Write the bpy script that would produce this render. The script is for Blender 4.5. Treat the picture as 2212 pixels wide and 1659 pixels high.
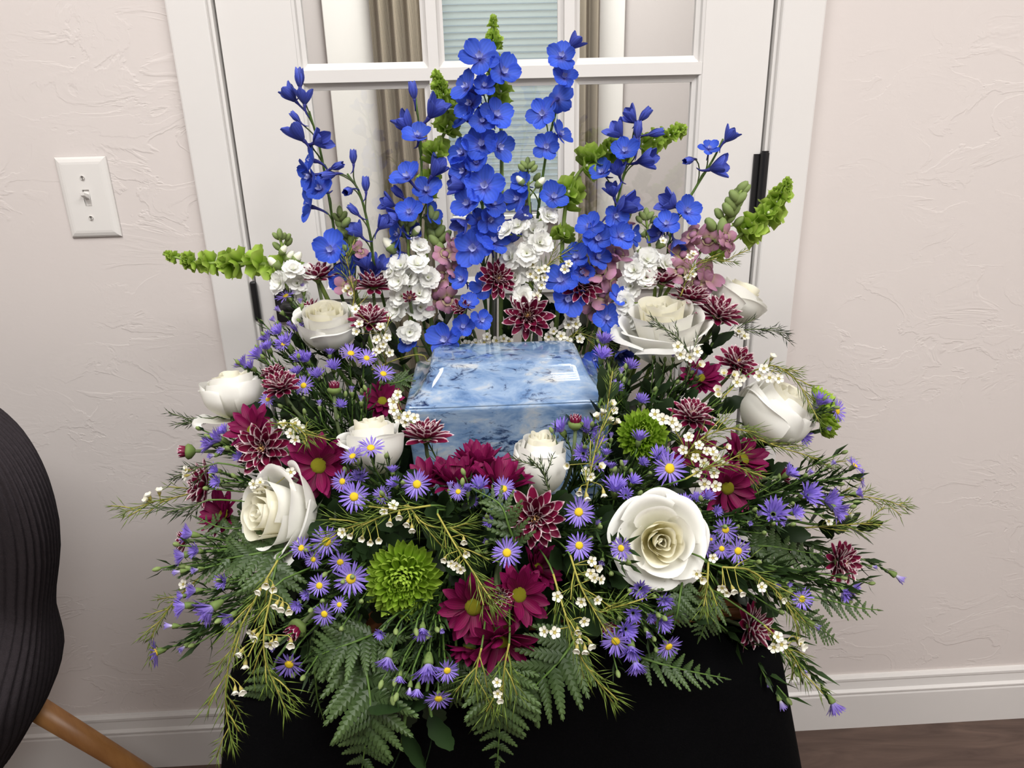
import bpy, math, random
import numpy as np
from mathutils import Vector, Matrix

rnd = random.Random(11)
for o in list(bpy.data.objects):
    bpy.data.objects.remove(o)
scene = bpy.context.scene
COL = scene.collection
R = math.radians

# ------------------------------------------------------------------ camera
FPX = 1540.0
PITCH, ROLL, YAW = R(19.8), R(1.46), R(2.2)
CAM = Vector((0.0, -1.17, 1.23))
FW = Vector((math.sin(YAW) * math.cos(PITCH), math.cos(YAW) * math.cos(PITCH), -math.sin(PITCH)))
_r0 = Vector((math.cos(YAW), -math.sin(YAW), 0))
_u0 = _r0.cross(FW)
RT = math.cos(ROLL) * _r0 - math.sin(ROLL) * _u0
UP = math.cos(ROLL) * _u0 + math.sin(ROLL) * _r0
cam_data = bpy.data.cameras.new('camera')
cam = bpy.data.objects.new('camera', cam_data)
COL.objects.link(cam)
cam_data.sensor_width = 36.0
cam_data.lens = FPX / 2212.0 * 36.0
cam_data.clip_start = 0.02
_m = Matrix((RT, UP, -FW)).transposed().to_4x4()
_m.translation = CAM
cam.matrix_world = _m
scene.camera = cam

# ------------------------------------------------------------------ world, lamps, exposure
world = bpy.data.worlds.new('world')
scene.world = world
world.use_nodes = True
world.node_tree.nodes['Background'].inputs[0].default_value = (0.80, 0.90, 1.0, 1)
world.node_tree.nodes['Background'].inputs[1].default_value = 0.6
scene.view_settings.view_transform = 'Standard'
scene.view_settings.look = 'None'
scene.view_settings.gamma = 1.0
scene.view_settings.use_curve_mapping = False
scene.view_settings.exposure = 0.04
scene.cycles.max_bounces = 5
scene.cycles.diffuse_bounces = 3
scene.cycles.glossy_bounces = 2
scene.cycles.transmission_bounces = 4
scene.cycles.transparent_max_bounces = 8


def area_light(name, loc, sx, sy, watts, col=(1, 0.985, 0.965), rot=(0, 0, 0)):
    d = bpy.data.lights.new(name, 'AREA')
    d.shape = 'RECTANGLE'
    d.size, d.size_y = sx, sy
    d.energy = watts
    d.color = col
    o = bpy.data.objects.new(name, d)
    o.location = loc
    o.rotation_euler = rot
    COL.objects.link(o)
    return o


CEIL = 2.44
# ceiling fixtures of the front room: (x, y, watts); each has four tubes
TROFFERS = [(-0.62, -1.25, 28, 1), (0.88, -1.2, 19, 4), (0.80, -2.2, 37, 1)]
for fx, fy, w, nt_ in TROFFERS:
    if nt_ == 1:
        area_light('panel_light', (fx, fy, CEIL - 0.012), 0.5, 1.1, w)
    else:
        for k in range(4):
            area_light('tube_light', (fx, fy - 0.21 + 0.14 * k, CEIL - 0.012), 1.1, 0.045, w / 4)
# unseen ceiling light, added to brighten the room behind the glazed door
area_light('back_room_fill', (0.1, 0.85, CEIL - 0.02), 0.7, 0.7, 46, (1, 0.97, 0.93))

# ------------------------------------------------------------------ pixel helpers (survey of the photograph)
def ray(px, py):
    return FW + RT * ((px - 1106) / FPX) - UP * ((py - 829.5) / FPX)


def at(px, py, Y):
    d = ray(px, py)
    return CAM + d * ((-Y - CAM.y) / d.y)


def depth(p):
    return (p - CAM).dot(FW)


def cdir(d):
    v = RT * d[0] + UP * d[1] - FW * d[2]
    return v.normalized()


_YK = [(0, .22), (450, .23), (600, .25), (700, .29), (800, .37), (900, .44), (1000, .51), (1100, .57), (1200, .61),
       (1300, .64), (1400, .665), (1500, .68), (1659, .69)]


def Yd(px, py):
    y = float(np.interp(py, [k[0] for k in _YK], [k[1] for k in _YK]))
    if py > 750:
        e = max(0, abs(px - 1106) - 300) / 600
        y -= 0.075 * e * e * min(1, (py - 750) / 200)
    if 860 < px < 1330 and 860 < py < 1010:
        y = max(y, .47)
    return y


# ------------------------------------------------------------------ materials
def new_mat(name):
    m = bpy.data.materials.new(name)
    m.use_nodes = True
    nt = m.node_tree
    return m, nt, nt.nodes['Principled BSDF'], nt.nodes['Material Output']


def N(nt, t, **kw):
    n = nt.nodes.new(t)
    for k, v in kw.items():
        setattr(n, k, v)
    return n


def lin(c):
    return tuple((x / 255 / 12.92 if x / 255 <= .04045 else ((x / 255 + .055) / 1.055) ** 2.4) for x in c) + (1,)


def plain(name, rgb, rough=.5, spec=.4, metal=0, noise=0, nscale=20, bump=0, bscale=200):
    m, nt, b, out = new_mat(name)
    c = lin(rgb)
    b.inputs['Base Color'].default_value = c
    b.inputs['Roughness'].default_value = rough
    b.inputs['Specular IOR Level'].default_value = spec
    b.inputs['Metallic'].default_value = metal
    tc = N(nt, 'ShaderNodeTexCoord')
    if noise:
        no = N(nt, 'ShaderNodeTexNoise')
        no.inputs['Scale'].default_value = nscale
        nt.links.new(tc.outputs['Object'], no.inputs['Vector'])
        mx = N(nt, 'ShaderNodeMix', data_type='RGBA')
        mx.inputs[6].default_value = tuple(x * (1 - noise) for x in c[:3]) + (1,)
        mx.inputs[7].default_value = tuple(min(1, x * (1 + noise)) for x in c[:3]) + (1,)
        nt.links.new(no.outputs['Fac'], mx.inputs[0])
        nt.links.new(mx.outputs[2], b.inputs['Base Color'])
    if bump:
        no = N(nt, 'ShaderNodeTexNoise')
        no.inputs['Scale'].default_value = bscale
        nt.links.new(tc.outputs['Object'], no.inputs['Vector'])
        bp = N(nt, 'ShaderNodeBump')
        bp.inputs['Strength'].default_value = bump
        bp.inputs['Distance'].default_value = .002
        nt.links.new(no.outputs['Fac'], bp.inputs['Height'])
        nt.links.new(bp.outputs['Normal'], b.inputs['Normal'])
    return m


def petal_mat(name, ramp_v, edge=None, edge_at=.72, transl=.25, rough=.55, spec=.25, vary=.12, veins=0, tipc=None, tip_at=.9):
    """petal: colour along the petal (UV v), optional pale margin (UV u), a share of translucency"""
    m, nt, b, out = new_mat(name)
    uv = N(nt, 'ShaderNodeUVMap')
    sep = N(nt, 'ShaderNodeSeparateXYZ')
    nt.links.new(uv.outputs[0], sep.inputs[0])
    rp = N(nt, 'ShaderNodeValToRGB')
    cr = rp.color_ramp
    while len(cr.elements) < len(ramp_v):
        cr.elements.new(.5)
    for e, (p, c) in zip(cr.elements, ramp_v):
        e.position = p
        e.color = lin(c)
    nt.links.new(sep.outputs[1], rp.inputs[0])
    col = rp.outputs[0]
    if edge:
        a = N(nt, 'ShaderNodeMath', operation='SUBTRACT')
        a.inputs[1].default_value = .5
        nt.links.new(sep.outputs[0], a.inputs[0])
        ab = N(nt, 'ShaderNodeMath', operation='ABSOLUTE')
        nt.links.new(a.outputs[0], ab.inputs[0])
        mr = N(nt, 'ShaderNodeMapRange')
        mr.inputs[1].default_value = edge_at * .5 - .06
        mr.inputs[2].default_value = edge_at * .5 + .05
        nt.links.new(ab.outputs[0], mr.inputs[0])
        mr2 = N(nt, 'ShaderNodeMapRange')
        mr2.inputs[1].default_value = tip_at - .05
        mr2.inputs[2].default_value = tip_at + .04
        nt.links.new(sep.outputs[1], mr2.inputs[0])
        mxx = N(nt, 'ShaderNodeMath', operation='MAXIMUM')
        nt.links.new(mr.outputs[0], mxx.inputs[0])
        nt.links.new(mr2.outputs[0], mxx.inputs[1])
        mx = N(nt, 'ShaderNodeMix', data_type='RGBA')
        nt.links.new(mxx.outputs[0], mx.inputs[0])
        nt.links.new(col, mx.inputs[6])
        mx.inputs[7].default_value = lin(edge)
        col = mx.outputs[2]
    if veins:
        w = N(nt, 'ShaderNodeMath', operation='MULTIPLY')
        w.inputs[1].default_value = 34
        nt.links.new(sep.outputs[0], w.inputs[0])
        s = N(nt, 'ShaderNodeMath', operation='SINE')
        nt.links.new(w.outputs[0], s.inputs[0])
        mr = N(nt, 'ShaderNodeMapRange')
        mr.inputs[1].default_value = -1
        mr.inputs[3].default_value = 1 - veins
        nt.links.new(s.outputs[0], mr.inputs[0])
        hs0 = N(nt, 'ShaderNodeHueSaturation')
        nt.links.new(mr.outputs[0], hs0.inputs['Value'])
        nt.links.new(col, hs0.inputs['Color'])
        col = hs0.outputs[0]
    oi = N(nt, 'ShaderNodeObjectInfo')
    mr = N(nt, 'ShaderNodeMapRange')
    mr.inputs[3].default_value = 1 - vary
    mr.inputs[4].default_value = 1 + vary
    nt.links.new(oi.outputs['Random'], mr.inputs[0])
    hs = N(nt, 'ShaderNodeHueSaturation')
    nt.links.new(mr.outputs[0], hs.inputs['Value'])
    nt.links.new(col, hs.inputs['Color'])
    col = hs.outputs[0]
    nt.links.new(col, b.inputs['Base Color'])
    b.inputs['Roughness'].default_value = rough
    b.inputs['Specular IOR Level'].default_value = spec
    if transl:
        tr = N(nt, 'ShaderNodeBsdfTranslucent')
        nt.links.new(col, tr.inputs[0])
        ms = N(nt, 'ShaderNodeMixShader')
        ms.inputs[0].default_value = transl
        nt.links.new(b.outputs[0], ms.inputs[1])
        nt.links.new(tr.outputs[0], ms.inputs[2])
        nt.links.new(ms.outputs[0], out.inputs[0])
    return m


def wall_mat(name, rgb, rough=.75, strength=.25):
    m, nt, b, out = new_mat(name)
    b.inputs['Base Color'].default_value = lin(rgb)
    b.inputs['Roughness'].default_value = rough
    b.inputs['Specular IOR Level'].default_value = .25
    tc = N(nt, 'ShaderNodeTexCoord')
    mp = N(nt, 'ShaderNodeMapping')
    mp.inputs['Scale'].default_value = (1, 1, 1.9)
    mp.inputs['Rotation'].default_value = (0, R(12), 0)
    nt.links.new(tc.outputs['Object'], mp.inputs[0])
    # trowel ridges: thin contour lines of a stretched noise, broken up by a patch mask
    n1 = N(nt, 'ShaderNodeTexNoise')
    n1.inputs['Scale'].default_value = 7.5
    n1.inputs['Detail'].default_value = 5
    n1.inputs['Roughness'].default_value = .55
    n1.inputs['Distortion'].default_value = .7
    nt.links.new(mp.outputs[0], n1.inputs['Vector'])
    st = N(nt, 'ShaderNodeValToRGB')
    el = st.color_ramp.elements
    el[0].position, el[0].color = .46, (0, 0, 0, 1)
    el[1].position, el[1].color = .485, (1, 1, 1, 1)
    e = el.new(.52); e.color = (.75, .75, .75, 1)
    e = el.new(.56); e.color = (.72, .72, .72, 1)
    e = el.new(.575); e.color = (1, 1, 1, 1)
    nt.links.new(n1.outputs['Fac'], st.inputs[0])
    n2 = N(nt, 'ShaderNodeTexNoise')
    n2.inputs['Scale'].default_value = 3.2
    n2.inputs['Detail'].default_value = 2
    nt.links.new(tc.outputs['Object'], n2.inputs['Vector'])
    mk = N(nt, 'ShaderNodeMapRange')
    mk.inputs[1].default_value, mk.inputs[2].default_value = .45, .62
    nt.links.new(n2.outputs['Fac'], mk.inputs[0])
    mu = N(nt, 'ShaderNodeMath', operation='MULTIPLY')
    nt.links.new(st.outputs[0], mu.inputs[0])
    nt.links.new(mk.outputs[0], mu.inputs[1])
    n3 = N(nt, 'ShaderNodeTexNoise')
    n3.inputs['Scale'].default_value = 90
    n3.inputs['Detail'].default_value = 3
    nt.links.new(mp.outputs[0], n3.inputs['Vector'])
    ad = N(nt, 'ShaderNodeMath', operation='MULTIPLY_ADD')
    ad.inputs[1].default_value = .16
    nt.links.new(n3.outputs['Fac'], ad.inputs[0])
    nt.links.new(mu.outputs[0], ad.inputs[2])
    bp = N(nt, 'ShaderNodeBump')
    bp.inputs['Strength'].default_value = strength
    bp.inputs['Distance'].default_value = .003
    nt.links.new(ad.outputs[0], bp.inputs['Height'])
    nt.links.new(bp.outputs['Normal'], b.inputs['Normal'])
    return m


def marble_mat():
    m, nt, b, out = new_mat('blue_marble')
    tc = N(nt, 'ShaderNodeTexCoord')
    mp = N(nt, 'ShaderNodeMapping')
    mp.inputs['Rotation'].default_value = (R(18), R(-22), R(20))
    mp.inputs['Scale'].default_value = (1, 1.4, 2.6)
    nt.links.new(tc.outputs['Object'], mp.inputs[0])
    n1 = N(nt, 'ShaderNodeTexNoise')
    n1.inputs['Scale'].default_value = 21
    n1.inputs['Detail'].default_value = 9
    n1.inputs['Roughness'].default_value = .62
    n1.inputs['Distortion'].default_value = .5
    nt.links.new(mp.outputs[0], n1.inputs['Vector'])
    r1 = N(nt, 'ShaderNodeValToRGB')
    el = r1.color_ramp.elements
    el[0].position, el[0].color = .26, lin((66, 94, 138))
    el[1].position, el[1].color = .74, lin((206, 204, 196))
    e = el.new(.42); e.color = lin((112, 142, 182))
    e = el.new(.55); e.color = lin((148, 170, 198))
    nt.links.new(n1.outputs['Fac'], r1.inputs[0])
    n2 = N(nt, 'ShaderNodeTexNoise')
    n2.inputs['Scale'].default_value = 52
    n2.inputs['Detail'].default_value = 9
    n2.inputs['Roughness'].default_value = .7
    n2.inputs['Distortion'].default_value = .8
    nt.links.new(mp.outputs[0], n2.inputs['Vector'])
    n3 = N(nt, 'ShaderNodeTexNoise')
    n3.inputs['Scale'].default_value = 15
    n3.inputs['Detail'].default_value = 3
    nt.links.new(tc.outputs['Object'], n3.inputs['Vector'])
    ad = N(nt, 'ShaderNodeMath', operation='MULTIPLY_ADD')
    ad.inputs[1].default_value = .55
    nt.links.new(n3.outputs['Fac'], ad.inputs[0])
    nt.links.new(n2.outputs['Fac'], ad.inputs[2])
    mr = N(nt, 'ShaderNodeMapRange')
    mr.inputs[1].default_value, mr.inputs[2].default_value = .83, .95
    nt.links.new(ad.outputs[0], mr.inputs[0])
    mx = N(nt, 'ShaderNodeMix', data_type='RGBA')
    nt.links.new(mr.outputs[0], mx.inputs[0])
    nt.links.new(r1.outputs[0], mx.inputs[6])
    mx.inputs[7].default_value = lin((30, 48, 88))
    nt.links.new(mx.outputs[2], b.inputs['Base Color'])
    b.inputs['Roughness'].default_value = .12
    b.inputs['Specular IOR Level'].default_value = .5
    b.inputs['Coat Weight'].default_value = .6
    b.inputs['Coat Roughness'].default_value = .03
    return m


def wood_mat(name, dark, light, scale=(1, 9, 9), rough=.45, freq=3):
    m, nt, b, out = new_mat(name)
    tc = N(nt, 'ShaderNodeTexCoord')
    oi = N(nt, 'ShaderNodeObjectInfo')
    mp = N(nt, 'ShaderNodeMapping')
    mp.inputs['Scale'].default_value = scale
    cx = N(nt, 'ShaderNodeCombineXYZ')
    mm = N(nt, 'ShaderNodeMath', operation='MULTIPLY')
    mm.inputs[1].default_value = 30
    nt.links.new(oi.outputs['Random'], mm.inputs[0])
    nt.links.new(mm.outputs[0], cx.inputs[0])
    nt.links.new(mm.outputs[0], cx.inputs[1])
    nt.links.new(cx.outputs[0], mp.inputs['Location'])
    nt.links.new(tc.outputs['Object'], mp.inputs[0])
    n1 = N(nt, 'ShaderNodeTexNoise')
    n1.inputs['Scale'].default_value = freq
    n1.inputs['Detail'].default_value = 7
    n1.inputs['Roughness'].default_value = .6
    n1.inputs['Distortion'].default_value = 1.2
    nt.links.new(mp.outputs[0], n1.inputs['Vector'])
    r1 = N(nt, 'ShaderNodeValToRGB')
    el = r1.color_ramp.elements
    el[0].position, el[0].color = .3, lin(dark)
    el[1].position, el[1].color = .7, lin(light)
    nt.links.new(n1.outputs['Fac'], r1.inputs[0])
    nt.links.new(r1.outputs[0], b.inputs['Base Color'])
    b.inputs['Roughness'].default_value = rough
    bp = N(nt, 'ShaderNodeBump')
    bp.inputs['Strength'].default_value = .15
    bp.inputs['Distance'].default_value = .001
    nt.links.new(n1.outputs['Fac'], bp.inputs['Height'])
    nt.links.new(bp.outputs['Normal'], b.inputs['Normal'])
    return m


def glass_mat():
    m, nt, b, out = new_mat('window_glass')
    tr = N(nt, 'ShaderNodeBsdfTransparent')
    tr.inputs[0].default_value = (.94, .96, .955, 1)
    gl = N(nt, 'ShaderNodeBsdfGlossy')
    gl.inputs['Roughness'].default_value = .02
    fr = N(nt, 'ShaderNodeFresnel')
    fr.inputs[0].default_value = 1.6
    mr = N(nt, 'ShaderNodeMapRange')
    mr.inputs[3].default_value, mr.inputs[4].default_value = .03, 1
    nt.links.new(fr.outputs[0], mr.inputs[0])
    ms = N(nt, 'ShaderNodeMixShader')
    nt.links.new(mr.outputs[0], ms.inputs[0])
    nt.links.new(tr.outputs[0], ms.inputs[1])
    nt.links.new(gl.outputs[0], ms.inputs[2])
    nt.links.new(ms.outputs[0], out.inputs[0])
    return m


def stripe_mat(name, c1, c2, freq):
    m, nt, b, out = new_mat(name)
    tc = N(nt, 'ShaderNodeTexCoord')
    w = N(nt, 'ShaderNodeTexWave')
    w.inputs['Scale'].default_value = freq
    w.inputs['Distortion'].default_value = .4
    nt.links.new(tc.outputs['UV'], w.inputs['Vector'])
    r1 = N(nt, 'ShaderNodeValToRGB')
    el = r1.color_ramp.elements
    el[0].position, el[0].color = .3, lin(c1)
    el[1].position, el[1].color = .7, lin(c2)
    nt.links.new(w.outputs['Color'], r1.inputs[0])
    nt.links.new(r1.outputs[0], b.inputs['Base Color'])
    b.inputs['Roughness'].default_value = .9
    b.inputs['Specular IOR Level'].default_value = .1
    return m


M = {}
M['wall'] = wall_mat('wall_plaster', (223, 215, 211))
M['wall2'] = plain('back_room_paint', (196, 189, 188), .8, .2, bump=.1)
M['ceiling'] = plain('ceiling_paint', (236, 232, 226), .9, .1, bump=.2)
M['white_paint'] = plain('white_gloss_paint', (230, 227, 224), .32, .4, noise=.02, nscale=8)
M['plastic'] = plain('switch_plastic', (233, 230, 226), .28, .5, noise=.01)
M['screw'] = plain('painted_screw', (226, 223, 218), .3, .6)
M['slot'] = plain('slot_dark', (70, 66, 64), .6)
M['black_metal'] = plain('black_metal', (22, 22, 24), .38, .5, noise=.1)
M['floor_wood'] = wood_mat('dark_floor_wood', (66, 50, 44), (104, 84, 74), (1.2, 9, 9))
M['leg_wood'] = wood_mat('chair_leg_wood', (142, 92, 48), (184, 132, 78), (6, 6, .8), .4)
M['tray_wood'] = wood_mat('tray_wood', (92, 54, 28), (128, 80, 46), (1, 8, 8), .5)
M['cloth'] = plain('black_cloth', (5, 5, 6), .95, .05, noise=.2, nscale=60, bump=.3, bscale=600)
M['corduroy'] = plain('charcoal_corduroy', (50, 45, 48), .95, .12, noise=.25, nscale=150, bump=.5, bscale=900)
M['marble'] = marble_mat()
M['glass'] = glass_mat()
M['curtain'] = stripe_mat('striped_curtain', (104, 95, 83), (164, 153, 136), 26)
M['blind'] = plain('blind_slat', (232, 240, 240), .5, .3)
M['tube'] = plain('lamp_housing', (240, 240, 238), .4)
M['foam'] = plain('floral_foam', (24, 40, 22), .95, .05, noise=.3, nscale=120, bump=.5, bscale=500)

M['rose'] = petal_mat('rose_petal', [(0, (208, 214, 160)), (.22, (243, 241, 226)), (.6, (250, 249, 242)), (1, (251, 250, 245))], transl=.3, vary=.03)
M['rose_in'] = petal_mat('rose_inner_petal', [(0, (240, 228, 160)), (.5, (250, 243, 208)), (1, (251, 248, 232))], transl=.3, vary=.03)
M['mum'] = petal_mat('plum_white_petal', [(0, (44, 3, 18)), (.5, (98, 9, 42)), (1, (122, 18, 60))], edge=(246, 226, 228), edge_at=.80, tip_at=.93, transl=.15, vary=.15)
M['mum_dark'] = petal_mat('plum_outer_petal', [(0, (60, 5, 26)), (.6, (112, 12, 52)), (1, (130, 20, 66))], edge=(240, 212, 220), edge_at=.84, tip_at=.94, transl=.15, vary=.15)
M['quill'] = petal_mat('tan_quill', [(0, (96, 26, 30)), (.45, (196, 140, 84)), (1, (238, 206, 140))], transl=.1, vary=.15)
M['plum'] = petal_mat('burgundy_petal', [(0, (86, 7, 42)), (.5, (124, 13, 70)), (1, (138, 20, 84))], transl=.2, vary=.16, veins=.28)
M['disc'] = plain('yellow_green_disc', (158, 154, 36), .7, .2, noise=.35, nscale=900, bump=.8, bscale=900)
M['gmum'] = petal_mat('green_quill_petal', [(0, (84, 122, 20)), (.6, (140, 178, 44)), (1, (178, 206, 84))], transl=.3, vary=.1)
M['delph'] = petal_mat('delphinium_petal', [(0, (122, 128, 214)), (.35, (74, 106, 222)), (1, (58, 92, 218))], transl=.3, vary=.22, veins=.12)
M['delph_bud'] = petal_mat('delphinium_bud_petal', [(0, (78, 86, 160)), (.5, (78, 92, 194)), (1, (88, 104, 206))], transl=.2, vary=.2, veins=.2)
M['spur'] = plain('delphinium_spur', (52, 54, 128), .55, .3)
M['bee'] = plain('delphinium_eye', (168, 174, 226), .6, .2, noise=.4, nscale=400)
M['aster'] = petal_mat('aster_ray', [(0, (184, 172, 230)), (.4, (158, 138, 224)), (1, (138, 114, 212))], transl=.25, vary=.14)
M['aster_tip'] = petal_mat('aster_closed_ray', [(0, (222, 220, 216)), (.4, (184, 172, 222)), (1, (140, 118, 210))], transl=.25, vary=.14)
M['aster_disc'] = plain('aster_disc', (214, 184, 42), .7, .2, noise=.35, nscale=1500)
M['wax'] = petal_mat('waxflower_petal', [(0, (236, 232, 214)), (1, (247, 245, 234))], transl=.2, vary=.04)
M['waxcup'] = plain('waxflower_cup', (168, 156, 84), .5, .4, noise=.3, nscale=500)
M['stock'] = petal_mat('stock_petal', [(0, (222, 228, 188)), (.3, (244, 244, 236)), (1, (249, 249, 246))], transl=.3, vary=.03)
M['snap'] = petal_mat('snapdragon_petal', [(0, (178, 170, 120)), (.35, (172, 128, 140)), (1, (184, 130, 162))], transl=.25, vary=.1)
M['bell'] = petal_mat('bell_calyx', [(0, (124, 160, 40)), (.6, (158, 192, 68)), (1, (182, 208, 98))], transl=.35, vary=.12, veins=.18)
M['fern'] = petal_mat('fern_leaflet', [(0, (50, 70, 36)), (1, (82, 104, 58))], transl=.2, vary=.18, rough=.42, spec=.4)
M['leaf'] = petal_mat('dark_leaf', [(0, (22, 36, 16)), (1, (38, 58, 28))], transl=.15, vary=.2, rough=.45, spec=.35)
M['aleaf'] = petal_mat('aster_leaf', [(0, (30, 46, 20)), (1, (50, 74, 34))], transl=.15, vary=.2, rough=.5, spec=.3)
M['needle'] = plain('waxflower_needle', (104, 124, 50), .5, .3)
M['wstem'] = plain('waxflower_stem', (158, 152, 70), .5, .3, noise=.2, nscale=80)
M['stem'] = plain('green_stem', (84, 112, 50), .5, .3, noise=.2, nscale=80)
M['pale_stem'] = plain('pale_green_stem', (132, 156, 76), .5, .3, noise=.15, nscale=80)
M['mstem'] = plain('grey_green_stem', (98, 112, 74), .6, .2, noise=.2, nscale=90)
M['bud'] = plain('green_bud', (124, 142, 84), .6, .3, noise=.25, nscale=250)
M['wbud'] = plain('white_bud', (236, 236, 216), .5, .3, noise=.05, nscale=250)
M['inv'] = plain('green_involucre', (104, 124, 66), .6, .25, noise=.3, nscale=500)


# ------------------------------------------------------------------ mesh building
class MB:
    def __init__(s):
        s.v, s.f, s.m, s.u, s.mats = [], [], [], [], []

    def mi(s, mat):
        if mat not in s.mats:
            s.mats.append(mat)
        return s.mats.index(mat)

    def add(s, verts, faces, mat, uvs=None, mtx=None):
        k = len(s.v)
        i = s.mi(mat)
        for j, p in enumerate(verts):
            p = Vector(p)
            s.v.append(mtx @ p if mtx else p)
            s.u.append(uvs[j] if uvs else (.5, .5))
        for f in faces:
            s.f.append(tuple(a + k for a in f))
            s.m.append(i)

    def tube(s, pts, rad, mat, n=6, cap=True):
        pts = [Vector(p) for p in pts]
        if not hasattr(rad, '__len__'):
            rad = [rad] * len(pts)
        vs, fs = [], []
        prev = None
        for i, p in enumerate(pts):
            t = (pts[min(i + 1, len(pts) - 1)] - pts[max(i - 1, 0)])
            t = t.normalized() if t.length > 1e-9 else Vector((0, 0, 1))
            if prev is None:
                a = t.orthogonal().normalized()
            else:
                a = (prev - t * prev.dot(t))
                a = a.normalized() if a.length > 1e-6 else t.orthogonal().normalized()
            prev = a
            b = t.cross(a)
            for k in range(n):
                q = 2 * math.pi * k / n
                vs.append(p + (a * math.cos(q) + b * math.sin(q)) * rad[i])
        for i in range(len(pts) - 1):
            for k in range(n):
                fs.append((i * n + k, i * n + (k + 1) % n, (i + 1) * n + (k + 1) % n, (i + 1) * n + k))
        if cap:
            fs.append(tuple(range(n))[::-1])
            fs.append(tuple(range((len(pts) - 1) * n, len(pts) * n)))
        s.add(vs, fs, mat)

    def grid(s, fn, nu, nv, mat, mtx=None, closed=False):
        vs, us, fs = [], [], []
        cols = nu if closed else nu + 1
        for j in range(nv + 1):
            for i in range(cols):
                u, v = i / nu, j / nv
                vs.append(fn(u, v))
                us.append((u, v))
        for j in range(nv):
            for i in range(nu):
                i2 = (i + 1) % cols
                fs.append((j * cols + i, j * cols + i2, (j + 1) * cols + i2, (j + 1) * cols + i))
        s.add(vs, fs, mat, us, mtx)

    def lathe(s, prof, mat, n=10, mtx=None, wob=None):
        def fn(u, v):
            x = v * (len(prof) - 1)
            i = min(int(x), len(prof) - 2)
            t = x - i
            r = prof[i][0] * (1 - t) + prof[i + 1][0] * t
            z = prof[i][1] * (1 - t) + prof[i + 1][1] * t
            a = 2 * math.pi * u
            if wob:
                r *= 1 + wob * math.sin(a * 5)
            return (r * math.cos(a), r * math.sin(a), z)
        s.grid(fn, n, len(prof) - 1, mat, mtx, closed=True)

    def box(s, x0, x1, y0, y1, z0, z1, mat, mtx=None):
        v = [(x, y, z) for z in (z0, z1) for y in (y0, y1) for x in (x0, x1)]
        f = [(0, 2, 3, 1), (4, 5, 7, 6), (0, 1, 5, 4), (2, 6, 7, 3), (0, 4, 6, 2), (1, 3, 7, 5)]
        s.add(v, f, mat, None, mtx)

    def mesh(s, name, smooth=True):
        me = bpy.data.meshes.new(name)
        me.from_pydata([tuple(p) for p in s.v], [], s.f)
        for m in s.mats:
            me.materials.append(M[m])
        me.polygons.foreach_set('material_index', s.m)
        if smooth:
            me.polygons.foreach_set('use_smooth', [True] * len(s.f))
        uvl = me.uv_layers.new(name='UVMap')
        li = np.empty(len(me.loops), dtype=np.int32)
        me.loops.foreach_get('vertex_index', li)
        uvl.data.foreach_set('uv', np.array(s.u, dtype=np.float32)[li].ravel())
        me.update()
        return me


def obj(name, me, parent=None, mtx=None, kind=None, label=None):
    o = bpy.data.objects.new(name, me)
    COL.objects.link(o)
    if parent:
        o.parent = parent
    if mtx is not None:
        o.matrix_basis = mtx
    if kind:
        o['kind'] = kind
    if label:
        o['label'] = label
    return o


LABELS = {}


def thing(name, label, cat, loc=(0, 0, 0), group=None, kind=None):
    o = bpy.data.objects.new(name, None)
    COL.objects.link(o)
    o.location = loc
    o.empty_display_size = .02
    o['label'] = label
    o['category'] = cat
    if group:
        o['group'] = group
    if kind:
        o['kind'] = kind
    return o


def tag(o, label, cat, group=None):
    o['label'], o['category'] = label, cat
    if group:
        o['group'] = group
    return o


def bevel(o, w, seg=2):
    b = o.modifiers.new('bevel', 'BEVEL')
    b.width, b.segments = w, seg
    b.limit_method = 'ANGLE'
    return o


def boxobj(name, x0, x1, y0, y1, z0, z1, mat, parent=None, kind=None, bev=0, seg=2):
    c = Vector(((x0 + x1) / 2, (y0 + y1) / 2, (z0 + z1) / 2))
    b = MB()
    b.box(x0 - c.x, x1 - c.x, y0 - c.y, y1 - c.y, z0 - c.z, z1 - c.z, mat)
    o = obj(name, b.mesh(name, smooth=False), parent, Matrix.Translation(c), kind)
    if bev:
        bevel(o, bev, seg)
    return o


def basis(d, spin=0.0):
    """rotation that takes local +z to d"""
    d = Vector(d).normalized()
    q = Vector((0, 0, 1)).rotation_difference(d).to_matrix().to_4x4()
    return q @ Matrix.Rotation(spin, 4, 'Z')


def bez(a, ta, b, tb, n=8):
    """cubic from a leaving along ta to b arriving along tb"""
    out = []
    p1, p2 = a + ta, b - tb
    for i in range(n + 1):
        t = i / n
        out.append(a * (1 - t) ** 3 + p1 * 3 * t * (1 - t) ** 2 + p2 * 3 * t * t * (1 - t) + b * t ** 3)
    return out


def smooth_path(pts, n=6):
    """Catmull-Rom through points"""
    P = [Vector(p) for p in pts]
    if len(P) == 2:
        return [P[0].lerp(P[1], i / n) for i in range(n + 1)]
    P = [P[0] * 2 - P[1]] + P + [P[-1] * 2 - P[-2]]
    out = []
    for i in range(1, len(P) - 2):
        for k in range(n):
            t = k / n
            a, b, c, d = P[i - 1], P[i], P[i + 1], P[i + 2]
            out.append(.5 * ((2 * b) + (c - a) * t + (2 * a - 5 * b + 4 * c - d) * t * t + (3 * b - a - 3 * c + d) * t ** 3))
    out.append(P[-2])
    return out


# =================================================================== THE ROOM
DX0, DX1 = -0.368, 0.448          # door slab
RX0, RX1, RY0 = -2.3, 2.3, -4.2   # front room
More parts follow.
